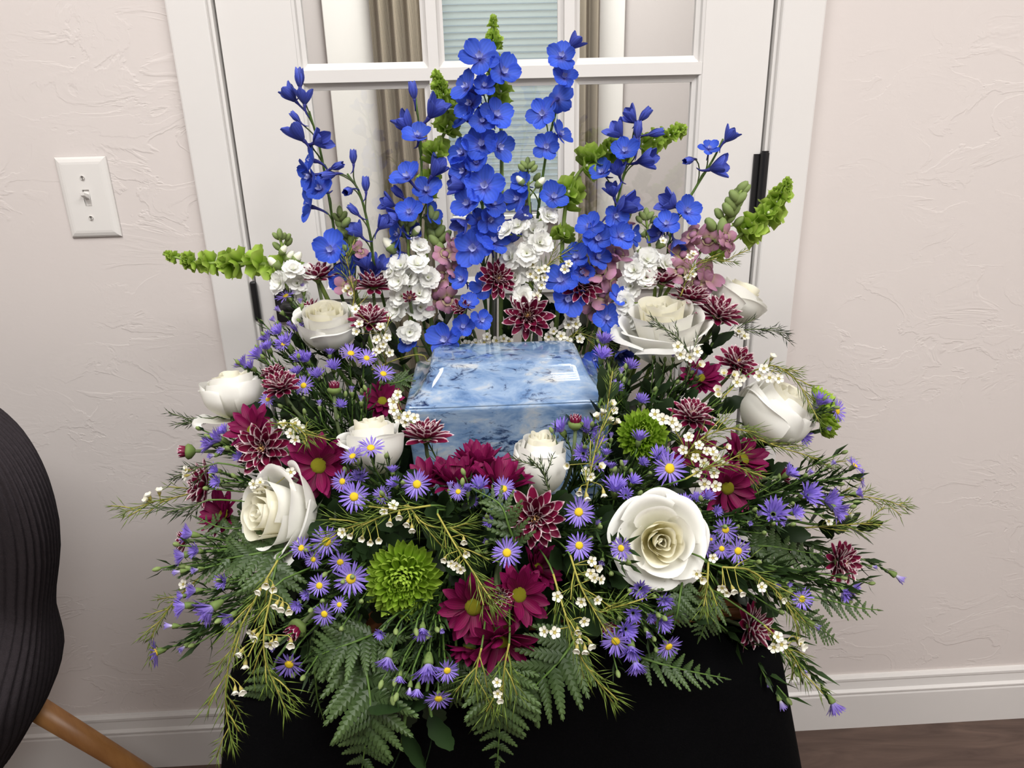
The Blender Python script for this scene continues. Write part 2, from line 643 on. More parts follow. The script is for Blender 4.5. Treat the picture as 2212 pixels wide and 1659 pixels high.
# floor: base slab plus planks where they show
fl = boxobj('floor', RX0, RX1, RY0, 2.3, -.06, -.004, 'floor_wood', kind='structure')
fl_c = Vector(fl.location)
rows = 8
for r in range(rows):
    y1 = -0.0 - r * .152
    off = [0.1, -.45, .35, -.1, .55, -.3, .2, -.6][r]
    for k in range(-2, 2):
        x0 = off + k * 1.22
        m = MB()
        hx, hy = 1.2185 / 2, .1505 / 2
        m.box(-hx, hx, -hy, hy, -.003, .004, 'floor_wood')
        p = obj('plank', m.mesh('plank', False), fl, Matrix.Translation(Vector((x0 + hx, y1 - hy, -.004 + .0)) - fl_c))
        bevel(p, .0012, 1)

# back wall, in one mesh with the doorway cut out
TH = .115
b = MB()
for (x0, x1, z0, z1) in ((RX0, DX0 - .012, 0, CEIL), (DX1 + .012, RX1, 0, CEIL), (DX0 - .012, DX1 + .012, 2.055, CEIL)):
    b.box(x0, x1, 0, TH, z0, z1, 'wall')
obj('wall_back', b.mesh('wall_back', False), kind='structure')
for nm, x0, x1, y0, y1 in (('wall_left', RX0 - .1, RX0, RY0, 0), ('wall_right', RX1, RX1 + .1, RY0, 0), ('wall_front', RX0, RX1, RY0 - .1, RY0)):
    boxobj(nm, x0, x1, y0, y1, 0, CEIL, 'wall', kind='structure')
boxobj('ceiling', RX0 - .1, RX1 + .1, RY0 - .1, 2.4, CEIL, CEIL + .06, 'ceiling', kind='structure')


def profile_strip(name, prof, axis, a0, a1, place, mat, kind='structure'):
    """extrude a 2D profile (depth out of wall, along) between a0 and a1"""
    n = len(prof)
    v = [place(p, a) for a in (a0, a1) for p in prof]
    f = [(i, (i + 1) % n, n + (i + 1) % n, n + i) for i in range(n)]
    f += [tuple(range(n))[::-1], tuple(range(n, 2 * n))]
    m = MB()
    m.add(v, f, mat)
    return obj(name, m.mesh(name, False), kind=kind)


bb = [(0, 0), (.015, 0), (.015, .086), (.0135, .090), (.0155, .0935), (.0155, .097), (.010, .101), (.008, .118), (.0095, .122), (.0095, .127), (.006, .132), (0, .132)]
profile_strip('baseboard_left', bb, 'x', RX0, DX0 - .068, lambda p, a: (a, -p[0], p[1]), 'white_paint')
profile_strip('baseboard_right', bb, 'x', DX1 + .075, RX1, lambda p, a: (a, -p[0], p[1]), 'white_paint')

# casing (trim) round the doorway and jamb
t = boxobj('trim_1', DX0 - .066, DX0 - .0085, -.018, .0, 0, 2.12, 'white_paint', kind='structure', bev=.003)
t = boxobj('trim_2', DX1 + .0085, DX1 + .074, -.018, .0, 0, 2.12, 'white_paint', kind='structure', bev=.003)
t = boxobj('trim_3', DX0 - .066, DX1 + .074, -.0185, .0, 2.058, 2.125, 'white_paint', kind='structure', bev=.003)
boxobj('trim_4', DX0 - .0115, DX0 - .0035, -.010, TH, 0, 2.05, 'white_paint', kind='structure')
boxobj('trim_5', DX1 + .0035, DX1 + .0115, -.010, TH, 0, 2.05, 'white_paint', kind='structure')

# the glazed door
door = thing('door_1', 'white glazed door with three columns of panes behind the flowers', 'door', (.04, .02, .01), kind='structure')
dl = Vector(door.location)
DY0, DY1 = -.004, .032


def dbox(name, x0, x1, z0, z1, y0=DY0, y1=DY1, mat='white_paint', bev=.0015):
    o = boxobj(name, x0, x1, y0, y1, z0, z1, mat, door, bev=bev)
    o.location = Vector(o.location) - dl
    return o


GX = [(-.248, -.074), (-.046, .130), (.157, .334)]
GZ = [(.3255, .636), (.6675, .963), (.9945, 1.2915), (1.3235, 1.62), (1.6515, 1.93)]
SX0, SX1 = GX[0][0] - .0, GX[2][1] + .0
dbox('stile', DX0, SX0 - .012, .012, 2.045)
dbox('stile', SX1 + .012, DX1, .012, 2.045)
dbox('rail', SX0 - .012, SX1 + .012, .012, .31)
dbox('rail', SX0 - .012, SX1 + .012, 1.942, 2.045)


def bar(name, p0, p1, half_face, half_base, vertical, back=0.):
    """glazing bar: flat face with moulded shoulders"""
    hf, hb = half_face, half_base
    prof = [(-hb, .012), (-hb, .006), (-hb * .55 - hf * .45, .0045), (-hf - .001, .001), (-hf, -.001), (-hf, -.004), (hf, -.004), (hf, -.001), (hf + .001, .001), (hb * .55 + hf * .45, .0045), (hb, .006), (hb, .012)]
    prof = [(s, y + back) for s, y in prof]
    n = len(prof)
    v = []
    for a in (p0, p1):
        for s, y in prof:
            v.append((a[0] + s, y, a[1]) if vertical else (a[0], y, a[1] + s))
    f = [(i, (i + 1) % n, n + (i + 1) % n, n + i) for i in range(n)] + [tuple(range(n))[::-1], tuple(range(n, 2 * n))]
    m = MB()
    m.add(v, f, 'white_paint')
    o = obj(name, m.mesh(name, False), door, Matrix.Translation(-dl))
    return o


zt, zb = 1.942, .31
for x in ((GX[0][1] + GX[1][0]) / 2, (GX[1][1] + GX[2][0]) / 2):
    bar('muntin', (x, zb), (x, zt), .0075, .0165, True, .0004)
for z in [(GZ[i][1] + GZ[i + 1][0]) / 2 for i in range(4)]:
    bar('muntin', (SX0 - .012, z), (SX1 + .012, z), .0085, .0185, False)
# moulded beads against stiles and rails
for x, sgn in ((SX0 - .012, 1), (SX1 + .012, -1)):
    m = MB()
    prof = [(0, -.004), (.004 * sgn, -.002), (.006 * sgn, .003), (.012 * sgn, .006), (.013 * sgn, .012), (0, .012)]
    v = [(x + s, y, z) for z in (zb, zt) for s, y in prof]
    n = len(prof)
    f = [(i, (i + 1) % n, n + (i + 1) % n, n + i) for i in range(n)]
    m.add(v, f, 'white_paint')
    obj('glazing_bead', m.mesh('glazing_bead', False), door, Matrix.Translation(-dl))
for (x0, x1) in GX:
    for (z0, z1) in GZ:
        dbox('pane', x0 - .006, x1 + .006, z0 - .006, z1 + .006, .0125, .0165, 'glass', 0)
# lever handle plate, latch edge plate, hinges
m = MB()
m.box(-.024, .024, -.009, 0, -.034, .034, 'black_metal')
hp = obj('handle_plate', m.mesh('handle_plate', False), door, Matrix.Translation(Vector((-.316, DY0, .970)) - dl))
bevel(hp, .003)
m = MB()
m.tube([(0, -.005, 0), (0, -.045, 0)], .010, 'black_metal', 12)
m.tube(smooth_path([(0, -.045, 0), (.012, -.052, 0), (.05, -.053, 0), (.105, -.050, -.002)], 5), .008, 'black_metal', 10)
obj('lever', m.mesh('lever'), hp)
m = MB()
m.box(-.0055, .0045, -.0105, -.002, -.036, .030, 'black_metal')
lp = obj('latch_plate', m.mesh('latch_plate', False), door, Matrix.Translation(Vector((DX0 - .002, DY0, .976)) - dl))
bevel(lp, .003)
for hz in (1.124, .24, 1.83):
    m = MB()
    m.box(-.012, .0005, -.004, 0, -.057, .057, 'black_metal')
    m.tube([(0.0035, -.007, -.0585), (0.0035, -.007, .0585)], .0075, 'black_metal', 12)
    m.tube([(0.0035, -.007, .0585), (0.0035, -.007, .0615)], .006, 'black_metal', 12)
    obj('hinge', m.mesh('hinge', False), door, Matrix.Translation(Vector((DX1 + .001, DY0, hz)) - dl))

# light switch
sw = thing('light_switch', 'white toggle light switch plate on the textured wall', 'light switch', (-.6045, -.001, 1.143))
m = MB()
w, h, d = .0385, .0605, .0062
vs = [(-w, 0, -h), (w, 0, -h), (w, 0, h), (-w, 0, h)]
for ins, y in ((.0006, -.0022), (.003, -.0042), (.0075, -.0058), (.011, -d)):
    vs += [(-w + ins, y, -h + ins), (w - ins, y, -h + ins), (w - ins, y, h - ins), (-w + ins, y, h - ins)]
fs = []
for L in range(4):
    for i in range(4):
        fs.append((L * 4 + i, L * 4 + (i + 1) % 4, L * 4 + 4 + (i + 1) % 4, L * 4 + 4 + i))
# flat face with a slot cut out
k = 16
sx, sz = .0052, .0122
vs += [(-sx, -d, -sz), (sx, -d, -sz), (sx, -d, sz), (-sx, -d, sz), (-sx, -.001, -sz), (sx, -.001, -sz), (sx, -.001, sz), (-sx, -.001, sz)]
for i in range(4):
    fs.append((k + i, k + (i + 1) % 4, k + 4 + (i + 1) % 4, k + 4 + i))
    fs.append((k + 4 + i, k + 4 + (i + 1) % 4, k + 8 + (i + 1) % 4, k + 8 + i))
fs.append((k + 8, k + 9, k + 10, k + 11))
m.add(vs, fs, 'plastic')
obj('plate', m.mesh('plate', False), sw)
m = MB()
m.grid(lambda u, v: ((u - .5) * .0088, -.0028 - .0032 * math.sin(math.pi * v), -.0118 + .0236 * v), 2, 8, 'plastic')
rk = obj('rocker', m.mesh('rocker'), sw)
m = MB()
q = [(-.0036, 0, -.004), (.0036, 0, -.004), (.0036, 0, .004), (-.0036, 0, .004)]
tip = [(-.0031, -.0145, .0035), (.0031, -.0145, .0035), (.0031, -.0145, .0085), (-.0031, -.0145, .0085)]
m.add(q + tip, [(0, 1, 5, 4), (1, 2, 6, 5), (2, 3, 7, 6), (3, 0, 4, 7), (4, 5, 6, 7)], 'plastic')
tg = obj('toggle', m.mesh('toggle', False), sw, Matrix.Translation((0, -.004, .001)))
bevel(tg, .0006)
for z in (.030, -.030):
    m = MB()
    m.lathe([(0.0, -.0016), (.0018, -.0014), (.003, -.0004), (.003, .002)], 'screw', 12, Matrix.Rotation(R(90), 4, 'X') @ Matrix.Scale(-1, 4, (0, 0, 1)) @ Matrix.Scale(-1, 4, (0, 0, 1)))
    s_ = obj('screw', m.mesh('screw'), sw, Matrix.Translation((0, -d - .0002, z)))
    m = MB()
    m.box(-.0004, .0004, -.0020, -.0012, -.0026, .0026, 'slot')
    obj('slot', m.mesh('slot', False), s_)

# ceiling fixtures of the front room
for i, (fx, fy, w_, _n) in enumerate(TROFFERS):
    tr = thing('ceiling_light', ['ceiling light panel on the chair side of the room', 'four-tube ceiling light fixture on the hinge side', 'ceiling light panel farther from the door'][i], 'ceiling light', (fx, fy, CEIL))
    m = MB()
    for a, bb_, c, d_ in ((-.31, -.29, -.61, .61), (.29, .31, -.61, .61), (-.29, .29, -.61, -.59), (-.29, .29, .59, .61)):
        m.box(a, bb_, c, d_, -.04, 0, 'tube')
    obj('frame', m.mesh('frame', False), tr, Matrix.Rotation(R(90) if _n == 4 else 0, 4, 'Z'))

# ------------------------------------------------------------------ room behind the door
BY = 1.50
b = MB()
def bx(px, py=200):
    return at(px, py, -BY).x
WX0, WX1, WZ0, WZ1 = bx(905), bx(1262), 0.93, 2.12
for (x0, x1, z0, z1) in ((-2.3, WX0, 0, CEIL), (WX1, 2.3, 0, CEIL), (WX0, WX1, 0, WZ0), (WX0, WX1, WZ1, CEIL)):
    b.box(x0, x1, BY, BY + .12, z0, z1, 'wall2')
obj('wall_far', b.mesh('wall_far', False), kind='structure')
boxobj('wall_far_left', -1.55, -1.45, TH, BY, 0, CEIL, 'wall2', kind='structure')
boxobj('wall_far_right', 1.75, 1.85, TH, BY, 0, CEIL, 'wall2', kind='structure')
win = thing('window_1', 'window with lowered white blinds seen through the door panes', 'window', ((WX0 + WX1) / 2, BY, WZ0), kind='structure')
wl = Vector(win.location)


def wbox(name, x0, x1, y0, y1, z0, z1, mat, bev=.003):
    o = boxobj(name, x0, x1, y0, y1, z0, z1, mat, win, bev=bev)
    o.location = Vector(o.location) - wl
    return o


wbox('casing', bx(716), WX0 - .0, BY - .02, BY, WZ0 - .5, 2.2, 'white_paint')
wbox('casing', WX1, bx(1344), BY - .02, BY, WZ0 - .5, 2.2, 'white_paint')
wbox('sill', WX0, WX1, BY - .03, BY + .02, WZ0 - .03, WZ0, 'white_paint')
wbox('casing', WX0, WX1, BY - .02, BY, 2.12, 2.2, 'white_paint')
wbox('pane', WX0, WX1, BY + .07, BY + .075, WZ0, WZ1, 'glass', 0)
blind = thing('window_blind', 'white horizontal slat blind lowered over the far window', 'blind', ((WX0 + WX1) / 2, BY + .03, WZ1 - .02))
hw = (WX1 - WX0) / 2 - .004
m = MB()
m.box(-hw, hw, -.012, .012, -.02, .02, 'blind')
obj('head_rail', m.mesh('head_rail', False), blind)
m = MB()
m.grid(lambda u, v: ((u - .5) * 2 * hw, -.011 + .022 * v, .0075 - .015 * v + .003 * math.sin(math.pi * v)), 1, 4, 'blind')
slat = m.mesh('slat')
nz = int((WZ1 - .05 - WZ0 - .045) / .0215)
for i in range(nz):
    obj('slat', slat, blind, Matrix.Translation((0, 0, -.035 - i * .0215)))
m = MB()
m.box(-hw, hw, -.010, .010, -.008, .008, 'blind')
obj('bottom_rail', m.mesh('bottom_rail', False), blind, Matrix.Translation((0, 0, -.035 - nz * .0215)))


def curtain(label, x0, x1, folds):
    m = MB()
    wd = x1 - x0
    m.grid(lambda u, v: ((u - .5) * wd, .022 * math.sin(u * folds * 2 * math.pi) + .006 * math.sin(u * folds * 5 + v * 3), v * 1.95), 60, 8, 'curtain')
    return tag(obj('curtain', m.mesh('curtain'), None, Matrix.Translation(((x0 + x1) / 2, BY - .07, .22))), label, 'curtain')


curtain('beige striped curtain on the window\'s left seen through the door', bx(818), bx(962), 5)
curtain('beige striped curtain on the window\'s right seen through the door', bx(1238), bx(1286), 2)
# dark chair in the back room below the blind
dc = thing('folding_chair', 'black folding chair in front of the far window', 'chair', (at(1105, 420, -1.2).x, 1.2, 0))
m = MB()
m.grid(lambda u, v: ((u - .5) * .12, .008 * math.cos((u - .5) * 3), .985 + .045 * v), 8, 2, 'black_metal')
o = obj('backrest', m.mesh('backrest'), dc)
so = o.modifiers.new('solid', 'SOLIDIFY'); so.thickness = .015
for s in (-1, 1):
    m = MB()
    m.tube([(s * .055, .0, 1.0), (s * .075, .0, .45), (s * .085, -.12, 0.002)], .009, 'black_metal', 8)
    obj('leg', m.mesh('leg'), dc)
    m = MB()
    m.tube([(s * .07, .0, .55), (s * .08, .16, 0.002)], .009, 'black_metal', 8)
    obj('leg', m.mesh('leg'), dc)
m = MB()
m.box(-.085, .085, -.16, .02, .44, .46, 'black_metal')
obj('seat', m.mesh('seat', False), dc)

# =================================================================== TABLE, CLOTH, URN
TX0, TX1, TY0, TY1, TZ = -.262, .283, -.625, -.085, .735
tb = thing('side_table', 'small square table hidden under the black cloth', 'table', ((TX0 + TX1) / 2, (TY0 + TY1) / 2, 0))
tl = Vector(tb.location)
o = boxobj('tabletop', TX0 + .03, TX1 - .03, TY0 + .03, TY1 - .03, TZ - .03, TZ - .003, 'tray_wood', tb, bev=.004)
o.location = Vector(o.location) - tl
for sx in (TX0 + .07, TX1 - .07):
    for sy in (TY0 + .07, TY1 - .07):
        o = boxobj('leg', sx - .02, sx + .02, sy - .02, sy + .02, .001, TZ - .03, 'tray_wood', tb)
        o.location = Vector(o.location) - tl
# cloth: rounded rectangle skirts with soft folds
m = MB()
NP = 144
cxm, cym = (TX0 + TX1) / 2, (TY0 + TY1) / 2
ha, hb_ = (TX1 - TX0) / 2, (TY1 - TY0) / 2


def ring_pt(k, grow, r0=.03):
    th = 2 * math.pi * k / NP
    c, s = math.cos(th), math.sin(th)
    n = 9.0
    q = (abs(c) ** n + abs(s) ** n) ** (-1 / n)
    return Vector((q * c * (ha + grow), q * s * (hb_ + grow), 0)), th


rings = [(-.27, TZ), (-.06, TZ), (-.010, TZ), (0.0, TZ - .002), (.006, TZ - .010)]
zc = TZ - .03
while zc > .012:
    rings.append((.010 + .30 * (TZ - zc) * .75, zc))
    zc -= .045
rings.append((.010 + .225 * TZ, .008))
vs, fs = [], []
for j, (g, z) in enumerate(rings):
    dz = max(0, TZ - .02 - z)
    for k in range(NP):
        th = 2 * math.pi * k / NP
        fold = .022 * min(1, dz * 2.2) * (math.sin(th * 11 + .8) + .5 * math.sin(th * 17 + 2))
        if g < -.2:
            p, _ = ring_pt(k, -min(ha, hb_) * .97)
        else:
            p, _ = ring_pt(k, g + fold)
        yy = p.y + cym
        vs.append((p.x + cxm, min(yy, -.045), z))
for j in range(len(rings) - 1):
    for k in range(NP):
        fs.append((j * NP + k, j * NP + (k + 1) % NP, (j + 1) * NP + (k + 1) % NP, (j + 1) * NP + k))
fs.append(tuple(range(NP)))
m.add(vs, fs, 'cloth')
tag(obj('tablecloth', m.mesh('tablecloth')), 'black cloth draped to the floor over the small table', 'tablecloth')
tray = tag(boxobj('wooden_board', -.17, .262, -.56, -.115, TZ + .001, TZ + .012, 'tray_wood', bev=.002), 'brown wooden board under the flower arrangement on the black cloth', 'board')
TOP = TZ + .0125

# urn
UX0, UX1, UY0, UY1 = -.0945, .1445, -.412, -.236
uc = Vector(((UX0 + UX1) / 2, (UY0 + UY1) / 2, TOP))
urn = thing('cremation_urn', 'blue and white marbled cremation urn in the middle of the flowers', 'urn', uc)
UH = .932 - TOP


def rrect(hx, hy, r, z, n=8):
    out = []
    for cx, cy, a0 in ((hx - r, hy - r, 0), (-hx + r, hy - r, 90), (-hx + r, -hy + r, 180), (hx - r, -hy + r, 270)):
        for i in range(n + 1):
            a = R(a0 + 90 * i / n)
            out.append((cx + r * math.cos(a), cy + r * math.sin(a), z))
    return out


hx, hy = (UX1 - UX0) / 2, (UY1 - UY0) / 2
lay = [(hx - .010, hy - .010, .004, 0), (hx - .008, hy - .008, .005, .004), (hx - .006, hy - .006, .006, UH * .5), (hx - .001, hy - .001, .006, UH - .010), (hx, hy, .006, UH - .005), (hx - .0005, hy - .0005, .006, UH - .0015)]
lay2 = [(hx - .0005, hy - .0005, .006, UH - .0014), (hx - .001, hy - .001, .006, UH), (hx - .0025, hy - .0025, .006, UH + .002)]
px_, py_ = .0905, .046
for i in range(1, 15):
    tt = i / 14
    # concave cove rising to a rounded shoulder
    g = tt ** .85
    zz = .002 + .032 * (.25 * tt + .75 * tt ** 2.2)
    lay2.append((hx - .0025 + (px_ - hx + .0025) * g, hy - .0025 + (py_ - hy + .0025) * g, .006 + .012 * tt, UH + zz))
lay2 += [(px_ - .003, py_ - .003, .017, UH + .0355), (px_ - .008, py_ - .008, .014, UH + .0368), (px_ - .03, py_ - .03, .008, UH + .0374)]


def loft(layers, mat, cap0=True, cap1=True):
    m = MB()
    vs, fs = [], []
    for L in layers:
        vs += rrect(*L)
    n = 36
    for j in range(len(layers) - 1):
        for k in range(n):
            fs.append((j * n + k, j * n + (k + 1) % n, (j + 1) * n + (k + 1) % n, (j + 1) * n + k))
    if cap0:
        fs.append(tuple(range(n))[::-1])
    if cap1:
        fs.append(tuple(range((len(layers) - 1) * n, len(layers) * n)))
    m.add(vs, fs, mat)
    return m


obj('body', loft(lay, 'marble').mesh('body'), urn)
obj('lid', loft(lay2, 'marble').mesh('lid'), urn)

# floral foam round the urn
foam = thing('floral_foam', 'dark green floral foam blocks around the urn', 'floral foam', (0.02, -.33, TOP))
fo = Vector(foam.location)
for (x0, x1, y0, y1) in ((-.17, .225, -.222, -.135), (-.205, -.108, -.45, -.225), (.158, .252, -.45, -.225), (-.17, .225, -.535, -.425)):
    o = boxobj('foam_block', x0, x1, y0, y1, TOP, TOP + .055, 'foam', foam, bev=.012)
    o.location = Vector(o.location) - fo
FZ = TOP + .045
# ------------------------------------------------------------------ upholstered chair on the left
chair = thing('accent_chair', 'charcoal ribbed corduroy chair with wooden legs beside the flowers', 'chair', (-.825, -.34, 0))
# outline of the rounded shell: (height, half width)
SH = [(.334, .001), (.335, .03), (.342, .06), (.371, .10), (.405, .125), (.428, .14), (.452, .16), (.50, .186), (.54, .20), (.578, .208), (.62, .217), (.66, .233), (.70, .253), (.736, .270), (.775, .283),
      (.805, .287), (.83, .286), (.85, .281), (.87, .271), (.888, .255), (.904, .228), (.918, .19), (.929, .14), (.936, .08), (.939, .03), (.9395, .001)]
m = MB()
NSEG = 300


def shell_pt(u, v):
    x = v * (len(SH) - 1)
    i = min(int(x), len(SH) - 2)
    t = x - i
    t = t * t * (3 - 2 * t) * .3 + t * .7
    z = SH[i][0] * (1 - t) + SH[i + 1][0] * t
    a = SH[i][1] * (1 - t) + SH[i + 1][1] * t
    back = min(1, max(0, (z - .50) / .14))
    back = back * back * (3 - 2 * back)
    bd = .13 * (1 - back) + .06 * back           # half depth: deep seat pan, slim backrest
    bd *= min(1, a / .2)
    yc = .07 * back
    th = 2 * math.pi * u
    c, s = math.cos(th), math.sin(th)
    n = 2.6
    q = (abs(c) ** n + abs(s) ** n) ** (-1 / n)
    rib = 1 + .022 * abs(math.sin(th * 30)) ** .7
    px, py = q * c * a * rib, q * s * bd * rib
    # backrest wraps forward at its sides
    py -= back * .10 * (px / .27) ** 2
    return (px, py + yc, z)


m.grid(shell_pt, NSEG, 48, 'corduroy', closed=True)
obj('shell', m.mesh('shell'), chair)
m = MB()
m.grid(lambda u, v: ((.13 * math.cos(2 * math.pi * u)) * (1 - v * v), (.10 * math.sin(2 * math.pi * u)) * (1 - v * v), .505 + .05 * math.sin(v * math.pi / 2)), 40, 8, 'corduroy', closed=True)
obj('seat_cushion', m.mesh('seat_cushion'), chair)
for sx in (-1, 1):
    for sy in (-1, 1):
        m = MB()
        m.tube([(sx * .10, sy * .08, .40), (sx * .19, sy * .15, .18), (sx * .26, sy * .21, .0015)], [.018, .016, .011], 'leg_wood', 12)
        obj('leg', m.mesh('leg'), chair)

# =================================================================== FLOWER PARTS (shared meshes)
def petal_fn(L, W, cup=0., curl=0., tip=.7, wpos=.6, base=.25, notch=0., ruffle=0., phase=0., curlpow=1.5):
    n = 24
    xs, zs, th = [0.], [0.], [0.]
    for i in range(n):
        v = (i + .5) / n
        a = curl * v ** curlpow
        xs.append(xs[-1] + math.cos(a) * L / n)
        zs.append(zs[-1] + math.sin(a) * L / n)
        th.append(curl * ((i + 1) / n) ** curlpow)

    def fn(u, v):
        uu = u * 2 - 1
        k = min(int(v * n), n - 1)
        f = v * n - k
        x = xs[k] * (1 - f) + xs[k + 1] * f
        z = zs[k] * (1 - f) + zs[k + 1] * f
        a = th[k] * (1 - f) + th[k + 1] * f
        if v < wpos:
            w = base + (1 - base) * math.sin(v / wpos * math.pi / 2)
        else:
            w = max(.03, math.cos((v - wpos) / (1 - wpos) * math.pi / 2)) ** tip
        w *= W / 2
        off = cup * w * uu * uu + ruffle * L * math.sin(3 * math.pi * uu + phase) * v * v
        x -= notch * L * (1 - abs(uu)) ** 2 * v ** 5
        return (x - math.sin(a) * off, uu * w, z + math.cos(a) * off)
    return fn


_pm = {}


def petal_mesh(name, mat, nu=4, nv=6, **kw):
    key = (name, mat, nu, nv, tuple(sorted(kw.items())))
    if key not in _pm:
        m = MB()
        m.grid(petal_fn(**kw), nu, nv, mat)
        _pm[key] = m.mesh(name)
    return _pm[key]


def petal_mtx(phi, elev, r0=0., z0=0., twist=0.):
    """local petal (+x, normal +z) turned outward at azimuth phi and raised by elev"""
    return Matrix.Rotation(phi, 4, 'Z') @ Matrix.Translation((r0, 0, z0)) @ Matrix.Rotation(-elev, 4, 'Y') @ Matrix.Rotation(twist, 4, 'X')


def stem_base(head, Y):
    """where a stem enters the foam"""
    if Y < .32:
        x = .02 + (head.x - .02) * .42
        x = max(-.15, min(.2, x))
        return Vector((x, -.178 + rnd.uniform(-.03, .03), FZ))
    bx_, by_ = .022 + (head.x - .022) * .52, -.33 + (head.y + .33) * .48
    # keep clear of the urn
    if UX0 - .02 < bx_ < UX1 + .02 and by_ > UY0 - .02:
        if abs(head.x - .022) * .9 > (-.33 - head.y):
            bx_ = UX0 - .035 if head.x < .02 else UX1 + .035
        else:
            by_ = UY0 - .04
    return Vector((bx_, by_, FZ))


def stem_mesh(base, head, d, rad, mat, lead=.35, n=10, taper=.8):
    """curved stem from base (origin) to head, arriving along d"""
    L = (head - base).length
    up = Vector((0, 0, 1)) * .3 + (head - base).normalized() * .7
    pts = bez(Vector((0, 0, 0)), up * L * .35, head - base, d * L * lead, n)
    m = MB()
    m.tube(pts, [rad * (1 - (1 - taper) * i / n) for i in range(n + 1)], mat, 7)
    return m, pts


def TRS(loc, d, spin, s):
    return Matrix.Translation(loc) @ basis(d, spin) @ Matrix.Scale(s, 4)


# ---- roses -------------------------------------------------------
def rose_petal_mesh(Rl, Hl, W, tilt, flare, mat, key, drop=.2, close=.60):
    rr = random.Random(key)
    ph = rr.uniform(0, 6.28)
    ct, sn = math.cos(tilt), math.sin(tilt)
    wob = rr.uniform(.015, .04)
    skew = rr.uniform(-.3, .3)

    def fn(u, v):
        uu = u * 2 - 1
        prof = math.sin(math.pi * (.07 + close * v)) ** .72
        r = Rl * (.10 + .90 * prof)
        r *= 1 + .07 * uu * (.3 + v)                     # one edge tucked in, the other lapping over
        top = 1 - drop * abs(uu) ** 2.8 + .018 * math.cos(uu * 3 + ph)
        k = max(0, v - .66) / .34
        z = Hl * v * top
        fl_ = flare * (1 + skew * uu) * (1 - .25 * uu * uu)
        r += fl_ * k * k + wob * math.sin(uu * 5 + ph) * k
        z -= fl_ * .75 * k ** 3
        a = uu * W * (.55 + .45 * math.sin(math.pi * min(.5, .12 + v * .6)))
        x, y = r * math.cos(a), r * math.sin(a)
        xs = max(0, x)
        return (x * ct + z * sn * .9, y * (1 + .25 * sn), z * ct - xs * sn * .45)
    m = MB()
    m.grid(fn, 14, 12, mat)
    return m.mesh('petal')


def rose(label, px, py, dia, d, Y, op=.5, hs=1.0, spin=0, seed=1, drop=None):
    d = cdir(d)
    P = at(px, py, Y)
    s = dia * depth(P) / FPX / 2
    base = stem_base(P, Y)
    t = thing('white_rose', label, 'rose', base, 'white roses in the arrangement')
    # petals in layer, radius, height, half angle, tilt, rim roll
    layers = [(3, .11, 1.52, 1.9, 0, .0), (3, .21, 1.55, 1.6, 0, .02), (3, .34, 1.58, 1.4, 1 + 2 * op, .05), (4, .50, 1.58, 1.15, 1 + 5 * op, .09),
              (4, .66, 1.54, 1.05, 2 + 12 * op, .14 + .08 * op), (5, .82, 1.46, .92, 3 + 26 * op, .19 + .12 * op), (5, .92, 1.36, .82, 4 + 40 * op, .22 + .2 * op)]
    if op < .15:
        layers = layers[:-1] + [(3, .90, 1.38, .9, 5, .30)]
    sc = s / (1.0 + .62 * op)
    bottom = P - d * sc * (.80 - .1 * op) * hs
    Mh = Matrix.Translation(bottom - base) @ basis(d, spin) @ Matrix.Diagonal((sc, sc, sc * hs, 1))
    rr = random.Random(seed)
    off = 0
    for li, (n, Rl, Hl, W, tl, fl_) in enumerate(layers):
        off += rr.uniform(.5, 1.2)
        for k in range(n):
            tilt = R(tl + rr.uniform(-2, 4) * (li / 4))
            me = rose_petal_mesh(Rl * rr.uniform(.97, 1.03), Hl * rr.uniform(.95, 1.04), W, tilt, fl_ * rr.uniform(.6, 1.3), 'rose_in' if li < 4 else 'rose', seed * 100 + li * 10 + k, .07 if li < 5 else .16, close=.60 + .15 * max(0, 1 - op / .2) * min(1, li / 4))
            obj('petal', me, t, Mh @ Matrix.Rotation(off + 2 * math.pi * k / n, 4, 'Z'))
    if drop:   # a loosened outer petal falling away from the cup
        for i, a in enumerate(drop):
            me = rose_petal_mesh(.95, 1.35, .75, R(62), .45, 'rose', seed + 5000 + i)
            v = Mh.to_3x3().inverted() @ cdir(a)
            obj('petal', me, t, Mh @ Matrix.Rotation(math.atan2(v.y, v.x), 4, 'Z'))
    m = MB()
    m.lathe([(.0, -.30), (.10, -.28), (.17, -.15), (.24, .02), (.14, .10), (.0, .12)], 'stem', 10)
    for k in range(5):
        m.grid(petal_fn(L=.62, W=.17, curl=-.9, tip=1.2, wpos=.3, base=.6), 2, 5, 'leaf', petal_mtx(2 * math.pi * k / 5, R(15), .13))
    obj('calyx', m.mesh('calyx'), t, Mh)
    sm, _ = stem_mesh(base, bottom - d * s * .2, d, .0032, 'stem')
    obj('stem', sm.mesh('stem'), t)
    return t


# ---- chrysanthemums ------------------------------------------------
def head_calyx(mat='inv', r=.24, h=.22):
    key = ('calyx', mat, r, h)
    if key not in _pm:
        m = MB()
        m.lathe([(.05, -h - .12), (.10, -h), (r, -h * .5), (r * 1.12, -.02), (r * .8, .04), (0, .05)], mat, 12, wob=.06)
        _pm[key] = m.mesh('calyx')
    return _pm[key]


